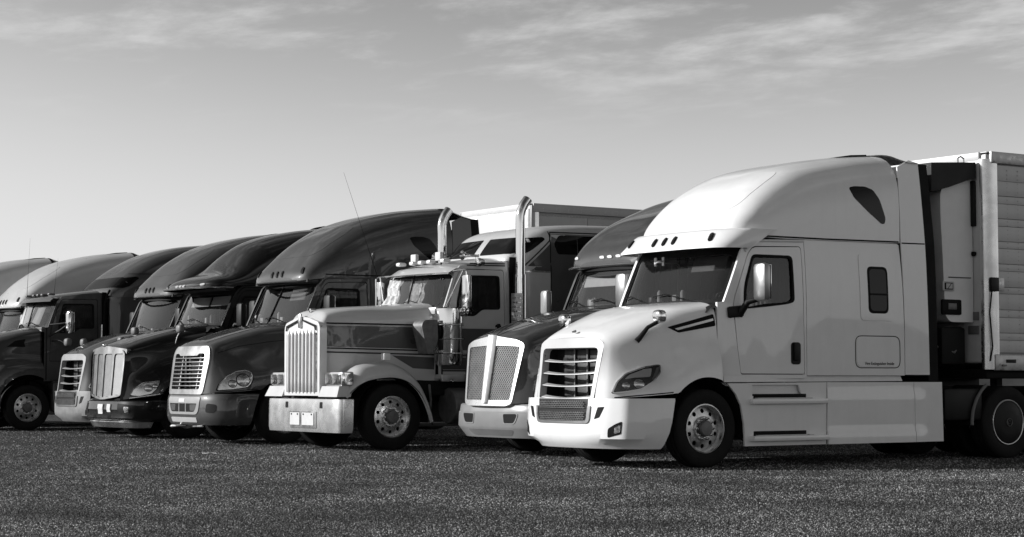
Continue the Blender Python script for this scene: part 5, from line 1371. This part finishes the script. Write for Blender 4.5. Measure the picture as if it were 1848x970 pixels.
def sloped_truck(label, loc, paint, group):
    """rounded hood with fender bulges and a raised skylight sleeper"""
    root = thing('semi_truck', label, 'truck', loc, group)
    axle, R, dx = 1.25, 0.505, -.34
    KEYS = [
        (.0, [(0, 1.80), (.35, 1.78), (.52, 1.70), (.60, 1.55), (.62, 1.3), (.66, 1.0), (.68, .6)]),
        (.06, [(0, 1.86), (.40, 1.84), (.60, 1.76), (.68, 1.58), (.74, 1.3), (.82, 1.0), (.84, .6)]),
        (.35, [(0, 2.00), (.45, 1.98), (.70, 1.90), (.80, 1.70), (.90, 1.38), (1.08, 1.1), (1.10, .6)]),
        (.75, [(0, 2.15), (.52, 2.13), (.80, 2.05), (.91, 1.85), (.98, 1.60), (1.19, 1.35), (1.22, .6)]),
        (1.2, [(0, 2.27), (.58, 2.25), (.88, 2.17), (.98, 2.00), (1.00, 1.64), (1.21, 1.42), (1.25, .6)]),
        (1.60, [(0, 2.34), (.62, 2.32), (.92, 2.24), (1.01, 2.08), (1.03, 1.62), (1.21, 1.38), (1.25, .6)])]
    cut = front_cut(axle, R + .04, lambda x: .80, .75)
    hood, P = xloft('hood', KEYS, np.r_[np.linspace(0, .06, 4), np.linspace(.1, .6, 12), np.linspace(.64, 1.6, 28)], cut, paint, root, 48)
    hb = Body(hood)
    gf = lambda y, z: (-.04 + .06 * (abs(y) / .6) ** 2.2, y, z)
    outer = rounded([(-.58, 1.70), (0, 1.82), (.58, 1.70), (.60, .90), (-.60, .90)], .08); inner = rounded([(-.50, 1.62), (0, 1.70), (.50, 1.62), (.52, .96), (-.52, .96)], .06)
    sur = patch('grille_surround', outer, gf, M['chrome'], root, holes=[inner], step=.08, thick=.1, inward=(1, 0, 0))
    Acc().box((.10, 0, 1.3), (.03, 1.1, .8)).obj('radiator', M['radiator'], root)
    for y in np.linspace(-.42, .42, 7): Acc().box((-.01, y, 1.31), (.03, .03, .72), .008).obj('grille_bar', M['chrome'], sur)
    fix_normals(hloft('bumper', [(.80, -.05, 1.22, 4, .62), (.70, -.10, 1.24, 4, .6), (.45, -.10, 1.24, 4, .55), (.33, -.03, 1.18, 4, .5)], paint, root, 40))
    nose_lamps(root, hb, [(.10, 1.02), (.14, 1.16), (.28, 1.26), (.50, 1.30), (.50, 1.16), (.38, 1.06), (.22, 1.02)], ((.25, 1.14, .05), (.38, 1.18, .05)), M['lamp'])
    both(lambda: decal('hood_vent', hb, 'near', rounded([(.83, 1.87), (1.02, 2.01), (1.25, 2.05), (1.21, 1.96), (1.24, 1.87)], .02), M['seal'], root, .005, step=.05))
    both(lambda: ribbon('hood_seam', hb, 'near', [(1.585, 2.2), (1.585, 1.5)], .014, M['seal'], root))
    side, sp, rb, cs = classic_cab(root, paint, dx, shades='paper')
    vrows = []
    for y in np.linspace(-1.0, 1.0, 21):
        q = .14 * (abs(y) / .93) ** 2.4
        vrows.append([(1.66 + q, y, 2.92), (1.62 + q, y, 2.91), (1.70 + q, y, 2.99), (1.84 + q, y, 3.04 - .05 * abs(y) ** 4)])
    vis = fix_normals(Acc().grid(vrows).obj('sun_visor', M['mid'], root))
    for y in (.72, .28, 0, -.28, -.72): Acc().box((1.93, y, 3.09), (.16, .12, .05), .02).obj('marker_light', M['grey_plastic'], root)
    ROOF = [(3.20, 3.10, 3.15, .86, 4.5), (3.24, 3.08, 3.22, .95, 4.5), (3.36, 3.05, 3.36, 1.03, 4.5), (3.66, 3.04, 3.63, 1.13, 4.2), (4.05, 3.04, 3.89, 1.19, 4), (4.5, 3.04, 4.12, 1.21, 3.8), (5.2, 3.04, 4.31, 1.22, 4), (5.8, 3.04, 4.38, 1.22, 4.4)]
    roof, sl = studio_sleeper(root, paint, 3.20, ROOF, 1.22, 1.05, 5.8); sb = Body(roof, sl); rfb = Body(roof)
    both(lambda: decal('skylight', rfb, 'near', rounded([(3.33, 3.27), (3.56, 3.50), (3.84, 3.53), (3.90, 3.50), (3.66, 3.30), (3.52, 3.26)], .02), M['dark_glass'], root, .006, step=.07))
    decal('skylight', rfb, 'front', rounded([(-1.0, 3.27), (1.0, 3.27), (1.02, 3.48), (.9, 3.52), (-.9, 3.52), (-1.02, 3.48)], .03), M['dark_glass'], root, .006)
    both(lambda: decal('sleeper_window', sb, 'near', rounded([(4.05, 3.28), (4.20, 3.49), (5.2, 3.52), (5.2, 3.24), (4.15, 3.22)], .05), M['dark_glass'], root, .006, step=.09))
    both(lambda: ribbon('sleeper_seam', sb, 'near', [(3.72, 3.60), (4.1, 3.60), (5.7, 3.62)], .012, M['seal'], root))
    a = Acc().tube([(3.22, -1.03, 3.20), (3.14, -1.09, 3.10), (3.08, -1.09, 2.9), (3.06, -1.09, 2.5), (3.06, -1.09, 1.2)], .028, 8); bt = a.obj('boot_seal', M['seal'], root); mirrored(bt)
    fix_normals(Acc().grid([[(x, y, z) for z in np.linspace(1.1, 3.15, 5)] for x, y in ((3.02, -1.06), (3.07, -1.05), (3.14, -1.05))]).mirror().obj('cab_boot', M['seal'], root))
    for s in (-1, 1):
        o = Acc().tube([(1.80, s * 1.02, 2.38), (1.95, s * 1.3, 2.40), (2.05, s * 1.44, 2.42)], .02, 8).tube([(1.78, s * 1.03, 2.12), (1.95, s * 1.25, 2.25), (2.04, s * 1.44, 2.36)], .022, 8).obj('mirror_bracket', M['plastic'], root)
        Acc().box((2.08, s * 1.48, 2.43), (.16, .22, .54), .075).obj('mirror_housing', M['chrome'], o, angle=30)
        Acc().box((2.165, s * 1.48, 2.43), (.01, .17, .46), .003).obj('mirror_glass', M['mirror'], o)
        wheel(root, axle, 1.2, R, s)
        Acc().tube([(3.0, s * 1.11, 1.6), (3.0, s * 1.11, 2.4)], .018, 8).obj('grab_rail', M['satin'], root)
        Acc().box((2.7, s * 1.02, .75), (1.8, .4, .7), .08).obj('side_fairing', paint, root)
    hood_mirror(root, (1.85, -1.06, 2.02), (2.06, -1.45, 1.98), (.15, .22, .18), M['plastic'], M['grey_plastic'], .016)
    whip_antenna(root, (1.84, .62, 3.05), (1.90, .62, 4.45), .0028); whip_antenna(root, (2.03, -.62, 3.06), (2.12, -.62, 3.92), .003)
    Acc().box((2.2, 0, 1.0), (1.6, 1.7, .25), .02).obj('cab_floor', M['chassis'], root)
    chassis(root, .3, 7.4, axle); inner_fender(root, axle, R, .58, 1.19)
    return root
# ---------------------------------------------------------------- box trailers
def trailer(label, loc, group, ribbed=True, reefer=False, L=13.2, top=4.42, skin=None, name='box_trailer'):
    """origin: middle of the front wall on the ground"""
    root = thing(name, label, 'trailer', loc, group)
    skin = skin or M['trailer_white']; w, z0 = 1.30, 1.28
    Acc().box((L / 2, 0, (z0 + top) / 2 + .03), (L - .06, 2 * w - .10, top - z0 - .12), .02).obj('box_body', skin, root)
    # front wall in sheets with rivets
    xs = 0.0
    for y0, y1 in ((-1.16, -.58), (-.575, .0), (.005, .575), (.58, 1.16)):
        Acc().box((xs + .012, (y0 + y1) / 2, (z0 + top) / 2), (.03, y1 - y0, top - z0 - .22), .006).obj('front_panel', M['trailer_white'], root)
    rv = Acc()
    def rivet(p, n):
        n = Vector(n); a = n.orthogonal().normalized(); b = n.cross(a); p = Vector(p); r = .011
        V = [p + (a * math.cos(t) + b * math.sin(t)) * r for t in np.linspace(0, 2 * math.pi, 6, endpoint=False)] + [p + n * .007]
        rv.add(V, [(i, (i + 1) % 6, 6) for i in range(6)])
    for s in (-1, 1):
        # rounded polished corner post
        P = []
        for z in (z0, top - .10):
            P.append([(xs + .16 - .17 * math.sin(t), s * (1.155 + .155 * math.cos(t)), z) for t in np.linspace(-.25, math.pi / 2, 9)])
        fix_normals(Acc().grid(P).obj('corner_post', M['satin'], root))
        Acc().box((L / 2 + .02, s * (w - .005), top - .08), (L - .1, .05, .17), .01).obj('top_rail', M['galv'] if ribbed else M['trailer_shaded'], root)
        Acc().box((L / 2 + .05, s * (w - .005), z0 + .10), (L - .1, .05, .23), .01).obj('bottom_rail', M['galv'], root)
        if ribbed:
            zs = [4.235, 4.003, 3.786, 3.673, 3.457, 3.345, 3.128, 3.024, 2.801, 2.697, 2.465, 2.37, 2.139, 2.027, 1.805, 1.701, 1.52]
            for i, (a, b) in enumerate(zip(zs[:-1], zs[1:])):
                out = .007 if i % 2 == 1 else .0
                Acc().box((L / 2 + .08, s * (w - .035 + out / 2 + .006), (a + b) / 2), (L - .24, .05 + out, a - b - .006), .003).obj('side_plank', M['trailer_white'], root, angle=30)
            x = .41
            while x < L - .3:
                for dx in (0, .225):
                    for z in np.arange(1.56, 4.22, .062): rivet((x + dx, s * (w + .002 - .004 * 0 + .0), z), (0, s, 0))
                x += .62
            for x in np.arange(.2, L - .2, .05): rivet((x, s * (w + .02), z0 + .205), (0, s, 0))
        else:
            n = 11; pw = (L - .3) / n
            for k in range(n):
                Acc().box((.20 + pw * (k + .5), s * (w - .03), (z0 + top) / 2 - .02), (pw - .008, .05, top - z0 - .42), .006).obj('side_panel', skin, root, angle=30)
            Acc().box((.11, s * (w - .022), top - .28), (.16, .05, .5), .01).obj('corner_plate', skin, root)
            for x in np.arange(.25, L - .2, .075): rivet((x, s * (w + .0), top - .215), (0, s, 0)); 
            for x in np.arange(.3, L - .2, .30):
                for d in (.10, .045): rivet((x, s * (w + .02), top - .06 - d * .7), (0, s, 0))
            for k in range(n):
                for z in np.arange(1.6, 4.0, .09): rivet((.235 + pw * k, s * (w - .004), z), (0, s, 0)); rivet((.165 + pw * k, s * (w - .004), z), (0, s, 0))
        Acc().box((.42, s * (w + .025), z0 + .12), (.2, .012, .05), .004).obj('marker_plate', M['plastic'], root)
        Acc().box((.27, s * (w + .03), z0 + .06), (.09, .03, .03), .01).obj('marker_light', M['amber'], root)
        Acc().box((L - 2.2, s * .6, .9), (4.2, .1, .5)).obj('slider_rail', M['chassis'], root)
        for k in range(2):
            xw = L - 2.6 + 1.3 * k
            W_ = wheel(root, xw, 1.25, .5, s)
            Acc().lathe([(.3, -.35), (.47, -.31), (.5, -.34), (.5, -.58), (.47, -.6), (.35, -.6)], (xw, s * 1.10, .5), 'y', 32, s).obj('tyre', M['rubber'], W_)
        Acc().box((2.4, s * .75, .75), (.14, .14, 1.0), .01).box((2.4, s * .75, .23), (.3, .3, .05), .01).obj('landing_leg', M['dullmetal'], root)
        a = Acc().box((.02 + .06, s * (w + .03), 2.50), (.16, .05, .20), .01).obj('corner_lamp', M['plastic'], root)
        Acc().box((.20, s * (w + .012), 2.505), (.20, .03, .19), .008).obj('lamp_plate', M['galv'], root)
    rv.obj('rivets', M['galv'], root, smooth=False)['kind'] = 'stuff'
    Acc().box((.03, 0, top - .06), (.08, 2 * w - .3, .13), .02).obj('front_top_rail', M['trailer_white'], root)
    Acc().box((L / 2, 0, top - .005), (L - .05, 2 * w - .06, .012)).obj('roof', M['trailer_white'], root)
    Acc().box((L / 2, 0, z0 - .06), (L - .2, 2.3, .14), .02).obj('underframe', M['chassis'], root)
    if reefer:
        # refrigeration unit hung on the front wall
        a = Acc()
        prof = [(-.50, 1.96), (-.60, 2.06), (-.63, 2.8), (-.67, 3.5), (-.67, 3.80), (-.62, 3.90), (-.12, 4.06), (-.02, 4.06), (-.02, 1.96)]
        for s in (-1, 1):
            Acc().extr([(x, s * 1.02, z) for x, z in rounded(prof, [.05, .06, .1, .1, .06, .08, .05, .01, .01])], (0, s * -.5, 0)).obj('unit_cowl', M['white2'], root, angle=30)
        Acc().box((-.30, 0, 3.0), (.5, 1.2, 2.0), .05).obj('unit_grille', M['plastic'], root)
        Acc().extr([(-.95, -1.12, 4.215), (-.04, -1.12, 4.275), (-.04, -1.12, 4.03), (-.12, -1.12, 4.03), (-.60, -1.12, 3.88), (-.95, -1.12, 3.80)], (0, 2.24, 0)).obj('unit_housing', M['plastic'], root, smooth=False)
        for s in (-1, 1):
            Acc().box((-.55, s * 1.035, 2.47), (.24, .03, .14), .015).obj('gauge_panel', M['paper'], root)
            Acc().box((-.55, s * 1.05, 2.47), (.17, .02, .10), .01).obj('gauge_face', M['chassis'], root)
            Acc().box((-.55, s * 1.06, 2.47), (.13, .01, .075), .01).obj('gauge_dial', M['paper'], root)
            Acc().box((-.55, s * 1.066, 2.47), (.11, .006, .008), 0, Matrix.Rotation(-.8, 3, 'Y')).obj('gauge_needle', M['ink'], root)
            Acc().box((-.49, s * 1.035, 2.17), (.40, .04, .22), .02).obj('control_panel', M['seal'], root)
            Acc().box((-.49, s * 1.055, 2.18), (.17, .02, .09), .005).obj('control_screen', M['dullmetal'], root)
            Acc().box((-.30, s * 1.025, 2.60), (.45, .02, .012)).obj('cowl_seam', M['seal'], root)
        Acc().tube([(-.28, -1.0, 4.25), (-.28, -1.0, 4.33), (-.22, -1.0, 4.36), (-.16, -1.0, 4.33), (-.16, -1.0, 4.26)], .012, 6).obj('lifting_eye', M['dullmetal'], root)
        Acc().box((-.03, -1.03, 3.68), (.05, .12, .66), .01).obj('document_box', M['plastic'], root)
        Acc().lathe([(.001, -.03), (.035, -.02), (.035, .02)], (-.03, -1.05, 2.95), 'x', 12).obj('vent_plug', M['seal'], root)
        for z in (2.05, 1.85): Acc().box((-.02, -1.02, z), (.02, .2, .12), .004).obj('notice_plate', M['grey_plastic'], root)
        Acc().box((-.35, 0, 1.62), (.5, 1.9, .55), .05).obj('unit_base', M['chassis'], root)
        h = Acc()
        for k in range(3):
            y = -.85 + .12 * k
            h.tube([(-.05, y, 1.75 - .05 * k), (-.35, y - .1, 1.52), (-.65, y, 1.62 + .05 * k), (-1.15, y * .6, 1.75)], .018, 8)
        h.obj('air_hose', M['dullmetal'], root)
        Acc().tube([(.02, -1.34, 2.42), (-.02, -1.33, 2.1), (.03, -1.33, 1.6), (.0, -1.31, 1.4)], .012, 6).obj('lamp_cable', M['seal'], root)
    return root
M['white2'] = surf('white_unit_cowl', 0.8, 0.4, vary=0.05, dust=0.06)
# ---------------------------------------------------------------- the place
def ground_mat():
    m, N, L, P = new_mat('asphalt')
    tc = N.new('ShaderNodeTexCoord')
    def noise(sc, det=4, ro=0.6, vec=None):
        n = N.new('ShaderNodeTexNoise'); n.inputs['Scale'].default_value = sc; n.inputs['Detail'].default_value = det; n.inputs['Roughness'].default_value = ro
        L.new(vec or tc.outputs['Object'], n.inputs['Vector']); return n.outputs[0]
    vo = N.new('ShaderNodeTexVoronoi'); vo.inputs['Scale'].default_value = 42; L.new(tc.outputs['Object'], vo.inputs['Vector'])
    sep = N.new('ShaderNodeSeparateColor'); L.new(vo.outputs['Color'], sep.inputs[0])
    def mr(v, a, b, c, d):
        k = N.new('ShaderNodeMapRange'); L.new(v, k.inputs[0])
        for i, q in enumerate((a, b, c, d)): k.inputs[i + 1].default_value = q
        return k.outputs[0]
    def mul(a, b):
        k = N.new('ShaderNodeMath'); k.operation = 'MULTIPLY'; L.new(a, k.inputs[0])
        if isinstance(b, float): k.inputs[1].default_value = b
        else: L.new(b, k.inputs[1])
        return k.outputs[0]
    pw = N.new('ShaderNodeMath'); pw.operation = 'POWER'; L.new(sep.outputs[0], pw.inputs[0]); pw.inputs[1].default_value = 2.2
    stone = mr(pw.outputs[0], 0, 1, 0.010, 0.11)
    big = mr(noise(0.55, 5), .35, .68, .45, 1.2)
    col = mul(stone, big)
    L.new(col, P.inputs['Base Color']); P.inputs['Roughness'].default_value = 0.75; P.inputs['Specular IOR Level'].default_value = .35
    h = N.new('ShaderNodeMath'); h.operation = 'ADD'; L.new(mr(vo.outputs['Distance'], 0, .6, 1, 0), h.inputs[0]); L.new(mul(sep.outputs[1], .8), h.inputs[1])
    b = N.new('ShaderNodeBump'); b.inputs['Strength'].default_value = 1.0; b.inputs['Distance'].default_value = 0.02
    L.new(h.outputs[0], b.inputs['Height']); L.new(b.outputs[0], P.inputs['Normal'])
    return m
g = mesh('ground', [(-900, -900, 0), (900, -900, 0), (900, 900, 0), (-900, 900, 0)], [(0, 1, 2, 3)], ground_mat(), None, False)
g['kind'] = 'structure'
G_ = 'semi trucks parked in a row'
t1 = cascadia('white sleeper truck at the right end of the row with chrome mirrors and white visor', (0, 0, 0), M['white'], new=True, visor=True, side_detail=True, hoodmir=M['chrome'], rear='cover', shades='flap')
t2 = mesh_nose_truck('dark truck with a two panel chrome mesh grille beside the white truck', (1.37, 3.8, 0), M['dark2'], G_)
t3 = classic_truck('pale long nosed truck with dark stripes, twin chrome stacks and polished bumper', (.08, 7.65, 0), G_)
t4 = cascadia('dark grey truck with horizontal bar grille and split windscreen beside the striped truck', (-.13, 11.45, 0), M['dark'], new=False, shades='flap')
t5 = panel_grille_truck('black truck with four panel chrome grille and black sun visor', (-.12, 15.3, 0), M['black'], G_)
t6 = cascadia('dark truck with slatted grille and a pale patched bumper, half hidden by the black truck', (.45, 18.6, 0), M['dark3'], new=True, visor=False, trim=M['trim_grey'], bumper_mat=M['worn'], hoodmir=M['grey_plastic'])
t7 = sloped_truck('dark truck cut by the left edge with sloping hood, skylight sleeper and chrome mirror', (-.65, 22.9, 0), M['dark3'], G_)
t8 = cascadia('pale truck behind the sloping hood truck with a long rounded roof', (0.05, 26.7, 0), M['silver'], new=True)
t9 = cascadia('farthest pale truck whose roof alone shows at the left edge', (-.9, 30.0, 0), M['silver'], new=True)

strip_text('Fire Extinguisher Inside', 0.058, M['ink'], t1, (4.29, -1.2615, 1.353), (math.pi / 2, 0, 0))
# fender over the drive wheels of the white truck, emblem on the wheel cover
for s in (-1, 1):
    P = [[(6.87 - .72 * math.cos(t) - .02, y * s, .52 + .66 * math.sin(t)) for y in np.linspace(.62, 1.22, 5)] for t in np.linspace(-.05, .95, 12)]
    fix_normals(Acc().grid(P).obj('rear_fender', M['plastic'], t1))
    Acc().tube([(6.87 - .72 * math.cos(t) - .02, 1.225 * s, .52 + .66 * math.sin(t)) for t in np.linspace(-.05, .95, 12)], .024, 8).obj('fender_edge', M['grey_plastic'], t1)
    Acc().box((6.0, s * 1.0, .78), (.78, .40, .46), .05).obj('battery_box', M['plastic'], t1)
    for xw in (6.87, 8.20):
        y = s * 1.262
        e = Acc().tube([(xw + .055 * math.cos(t), y, .52 + .055 * math.sin(t)) for t in np.linspace(0, 2 * math.pi, 20, endpoint=False)], .006, 6, closed=True)
        e.tube([(xw + .04 * math.cos(t), y, .52 + .04 * math.sin(t)) for t in (math.pi / 2, math.pi * 7 / 6, math.pi * 11 / 6)], .006, 6, closed=True)
        e.obj('wheel_emblem', M['dullmetal'], t1)
        Acc().tube([(xw + .318 * math.cos(t), s * 1.232, .52 + .318 * math.sin(t)) for t in np.linspace(0, 2 * math.pi, 48, endpoint=False)], .010, 8, closed=True).obj('wheel_ring', M['alu'], t1)
GT = 'box trailers behind the trucks'
trailer('white ribbed refrigerated trailer coupled behind the white truck at the right edge', (6.43, 0, 0), GT, True, True)
trailer('pale riveted trailer standing behind the dark grey and striped trucks', (6.32, 11.45, 0), GT, False, False, top=4.53, skin=M['trailer_shaded'])  # sides carry their shade in the skin colour, front sheets stay pale
# low wooded rise all round the lot
random.seed(3)
n = 240; rows = []
ph = [random.uniform(0, 6.28) for _ in range(12)]
for k in range(n):
    q = 2 * math.pi * k / n
    h = 4.2 + 1.3 * math.sin(7 * q + ph[0]) + 1.0 * math.sin(17 * q + ph[1]) + .8 * math.sin(41 * q + ph[2]) + random.uniform(-.5, .5)
    rows.append([(r * math.cos(q), r * math.sin(q), z) for r, z in ((118, -.2), (122, h * .55), (128, h * .9), (140, h), (170, h * .9), (230, -.5))])
rows.append(rows[0])
hl = fix_normals(Acc().grid(rows).obj('hills', surf('scrub', 0.03, 0.9, vary=0.5, vscale=.4, bump=.5, bscale=2), None)); hl['kind'] = 'structure'

# loose chippings on the asphalt, denser near the camera
def stone_mat():
    m, N, L, P = new_mat('chippings')
    oi = N.new('ShaderNodeObjectInfo'); pw = N.new('ShaderNodeMath'); pw.operation = 'POWER'; L.new(oi.outputs['Random'], pw.inputs[0]); pw.inputs[1].default_value = 2.8
    mr = N.new('ShaderNodeMapRange'); mr.inputs[3].default_value = 0.012; mr.inputs[4].default_value = 0.40; L.new(pw.outputs[0], mr.inputs[0])
    nz = N.new('ShaderNodeTexNoise'); nz.inputs['Scale'].default_value = .55; nz.inputs['Detail'].default_value = 5; L.new(oi.outputs['Location'], nz.inputs['Vector'])
    m2 = N.new('ShaderNodeMapRange'); m2.inputs[1].default_value = .36; m2.inputs[2].default_value = .66; m2.inputs[3].default_value = .35; m2.inputs[4].default_value = 1.35; L.new(nz.outputs[0], m2.inputs[0])
    mu = N.new('ShaderNodeMath'); mu.operation = 'MULTIPLY'; L.new(mr.outputs[0], mu.inputs[0]); L.new(m2.outputs[0], mu.inputs[1])
    L.new(mu.outputs[0], P.inputs['Base Color']); P.inputs['Roughness'].default_value = 0.6
    return m
def chippings(corners, density, rmin, rmax, seed):
    o = mesh('gravel', [(x, y, 0.0) for x, y in corners], [tuple(range(len(corners)))], stone_mat(), None, False); o['kind'] = 'stuff'
    ng = bpy.data.node_groups.new('chippings', 'GeometryNodeTree')
    ng.interface.new_socket('Geometry', in_out='INPUT', socket_type='NodeSocketGeometry'); ng.interface.new_socket('Geometry', in_out='OUTPUT', socket_type='NodeSocketGeometry')
    N, L = ng.nodes, ng.links
    gi, go = N.new('NodeGroupInput'), N.new('NodeGroupOutput')
    d = N.new('GeometryNodeDistributePointsOnFaces'); d.inputs['Density'].default_value = density; d.inputs['Seed'].default_value = seed
    L.new(gi.outputs[0], d.inputs['Mesh'])
    pos = N.new('GeometryNodeInputPosition'); nt_ = N.new('ShaderNodeTexNoise'); nt_.inputs['Scale'].default_value = .55; nt_.inputs['Detail'].default_value = 4; L.new(pos.outputs[0], nt_.inputs['Vector'])
    mm = N.new('ShaderNodeMapRange'); mm.inputs[1].default_value = .36; mm.inputs[2].default_value = .62; mm.inputs[3].default_value = density * .15; mm.inputs[4].default_value = density * 1.3
    L.new(nt_.outputs[0], mm.inputs[0]); L.new(mm.outputs[0], d.inputs['Density'])
    ico = N.new('GeometryNodeMeshIcoSphere'); ico.inputs['Radius'].default_value = 1.0; ico.inputs['Subdivisions'].default_value = 1
    sm = N.new('GeometryNodeSetMaterial'); sm.inputs['Material'].default_value = o.data.materials[0]; L.new(ico.outputs[0], sm.inputs[0])
    ip = N.new('GeometryNodeInstanceOnPoints'); L.new(d.outputs['Points'], ip.inputs['Points']); L.new(sm.outputs[0], ip.inputs['Instance'])
    r = N.new('FunctionNodeRandomValue'); r.data_type = 'FLOAT_VECTOR'; r.inputs[0].default_value = (0, 0, 0); r.inputs[1].default_value = (6.28, 6.28, 6.28); r.inputs['Seed'].default_value = seed + 1
    L.new(r.outputs[0], ip.inputs['Rotation'])
    q = N.new('FunctionNodeRandomValue'); q.data_type = 'FLOAT_VECTOR'; q.inputs[0].default_value = (rmin, rmin, rmin * .6); q.inputs[1].default_value = (rmax, rmax, rmax * .8); q.inputs['Seed'].default_value = seed + 2
    L.new(q.outputs[0], ip.inputs['Scale']); L.new(ip.outputs[0], go.inputs[0])
    md = o.modifiers.new('chippings', 'NODES'); md.node_group = ng
    return o
cw, sw = math.cos(YAW), math.sin(YAW)
def ground_pt(depth, lat): return (cam.location.x + sw * depth + cw * lat, cam.location.y + cw * depth - sw * lat)
def wedge(d0, d1, k=.31): return [ground_pt(d0, -k * d0), ground_pt(d0, k * d0), ground_pt(d1, k * d1), ground_pt(d1, -k * d1)]
chippings(wedge(12.3, 17.5), 1900, .003, .0115, 1)
chippings(wedge(17.5, 24.0), 1100, .004, .013, 4)
chippings(wedge(24.0, 33.0), 420, .005, .016, 7)
chippings(wedge(33.0, 47.0, .29), 130, .008, .02, 9)

# toll tag high on the white truck's screen
tg = Acc()
for y in (-.085, .085): tg.box((1.735, .36 + y, 2.745), (.02, .05, .12), .006)
tg.box((1.735, .36, 2.745), (.02, .16, .03), .004).obj('toll_tag', M['paper'], t1)
# a scrap of litter on the asphalt
x, y = ground_pt(EYE * FOC / (819 - 686), (380 - 924) / FOC * EYE * FOC / (819 - 686))
P = [[(x + u * .09 + .01 * math.sin(5 * v), y + v * .06, .012 + .012 * math.sin(3 * u + 4 * v)) for u in np.linspace(-1, 1, 5)] for v in np.linspace(-1, 1, 5)]
V, F = skirt([p for r in P for p in r], [(i * 5 + j, i * 5 + j + 1, (i + 1) * 5 + j + 1, (i + 1) * 5 + j) for i in range(4) for j in range(4)], [(0, 0, -.006)] * 25)
tag(mesh('paper_scrap', V, F, M['paper'], None), 'crumpled white paper scrap lying on the asphalt in front of the dark grey truck', 'litter')
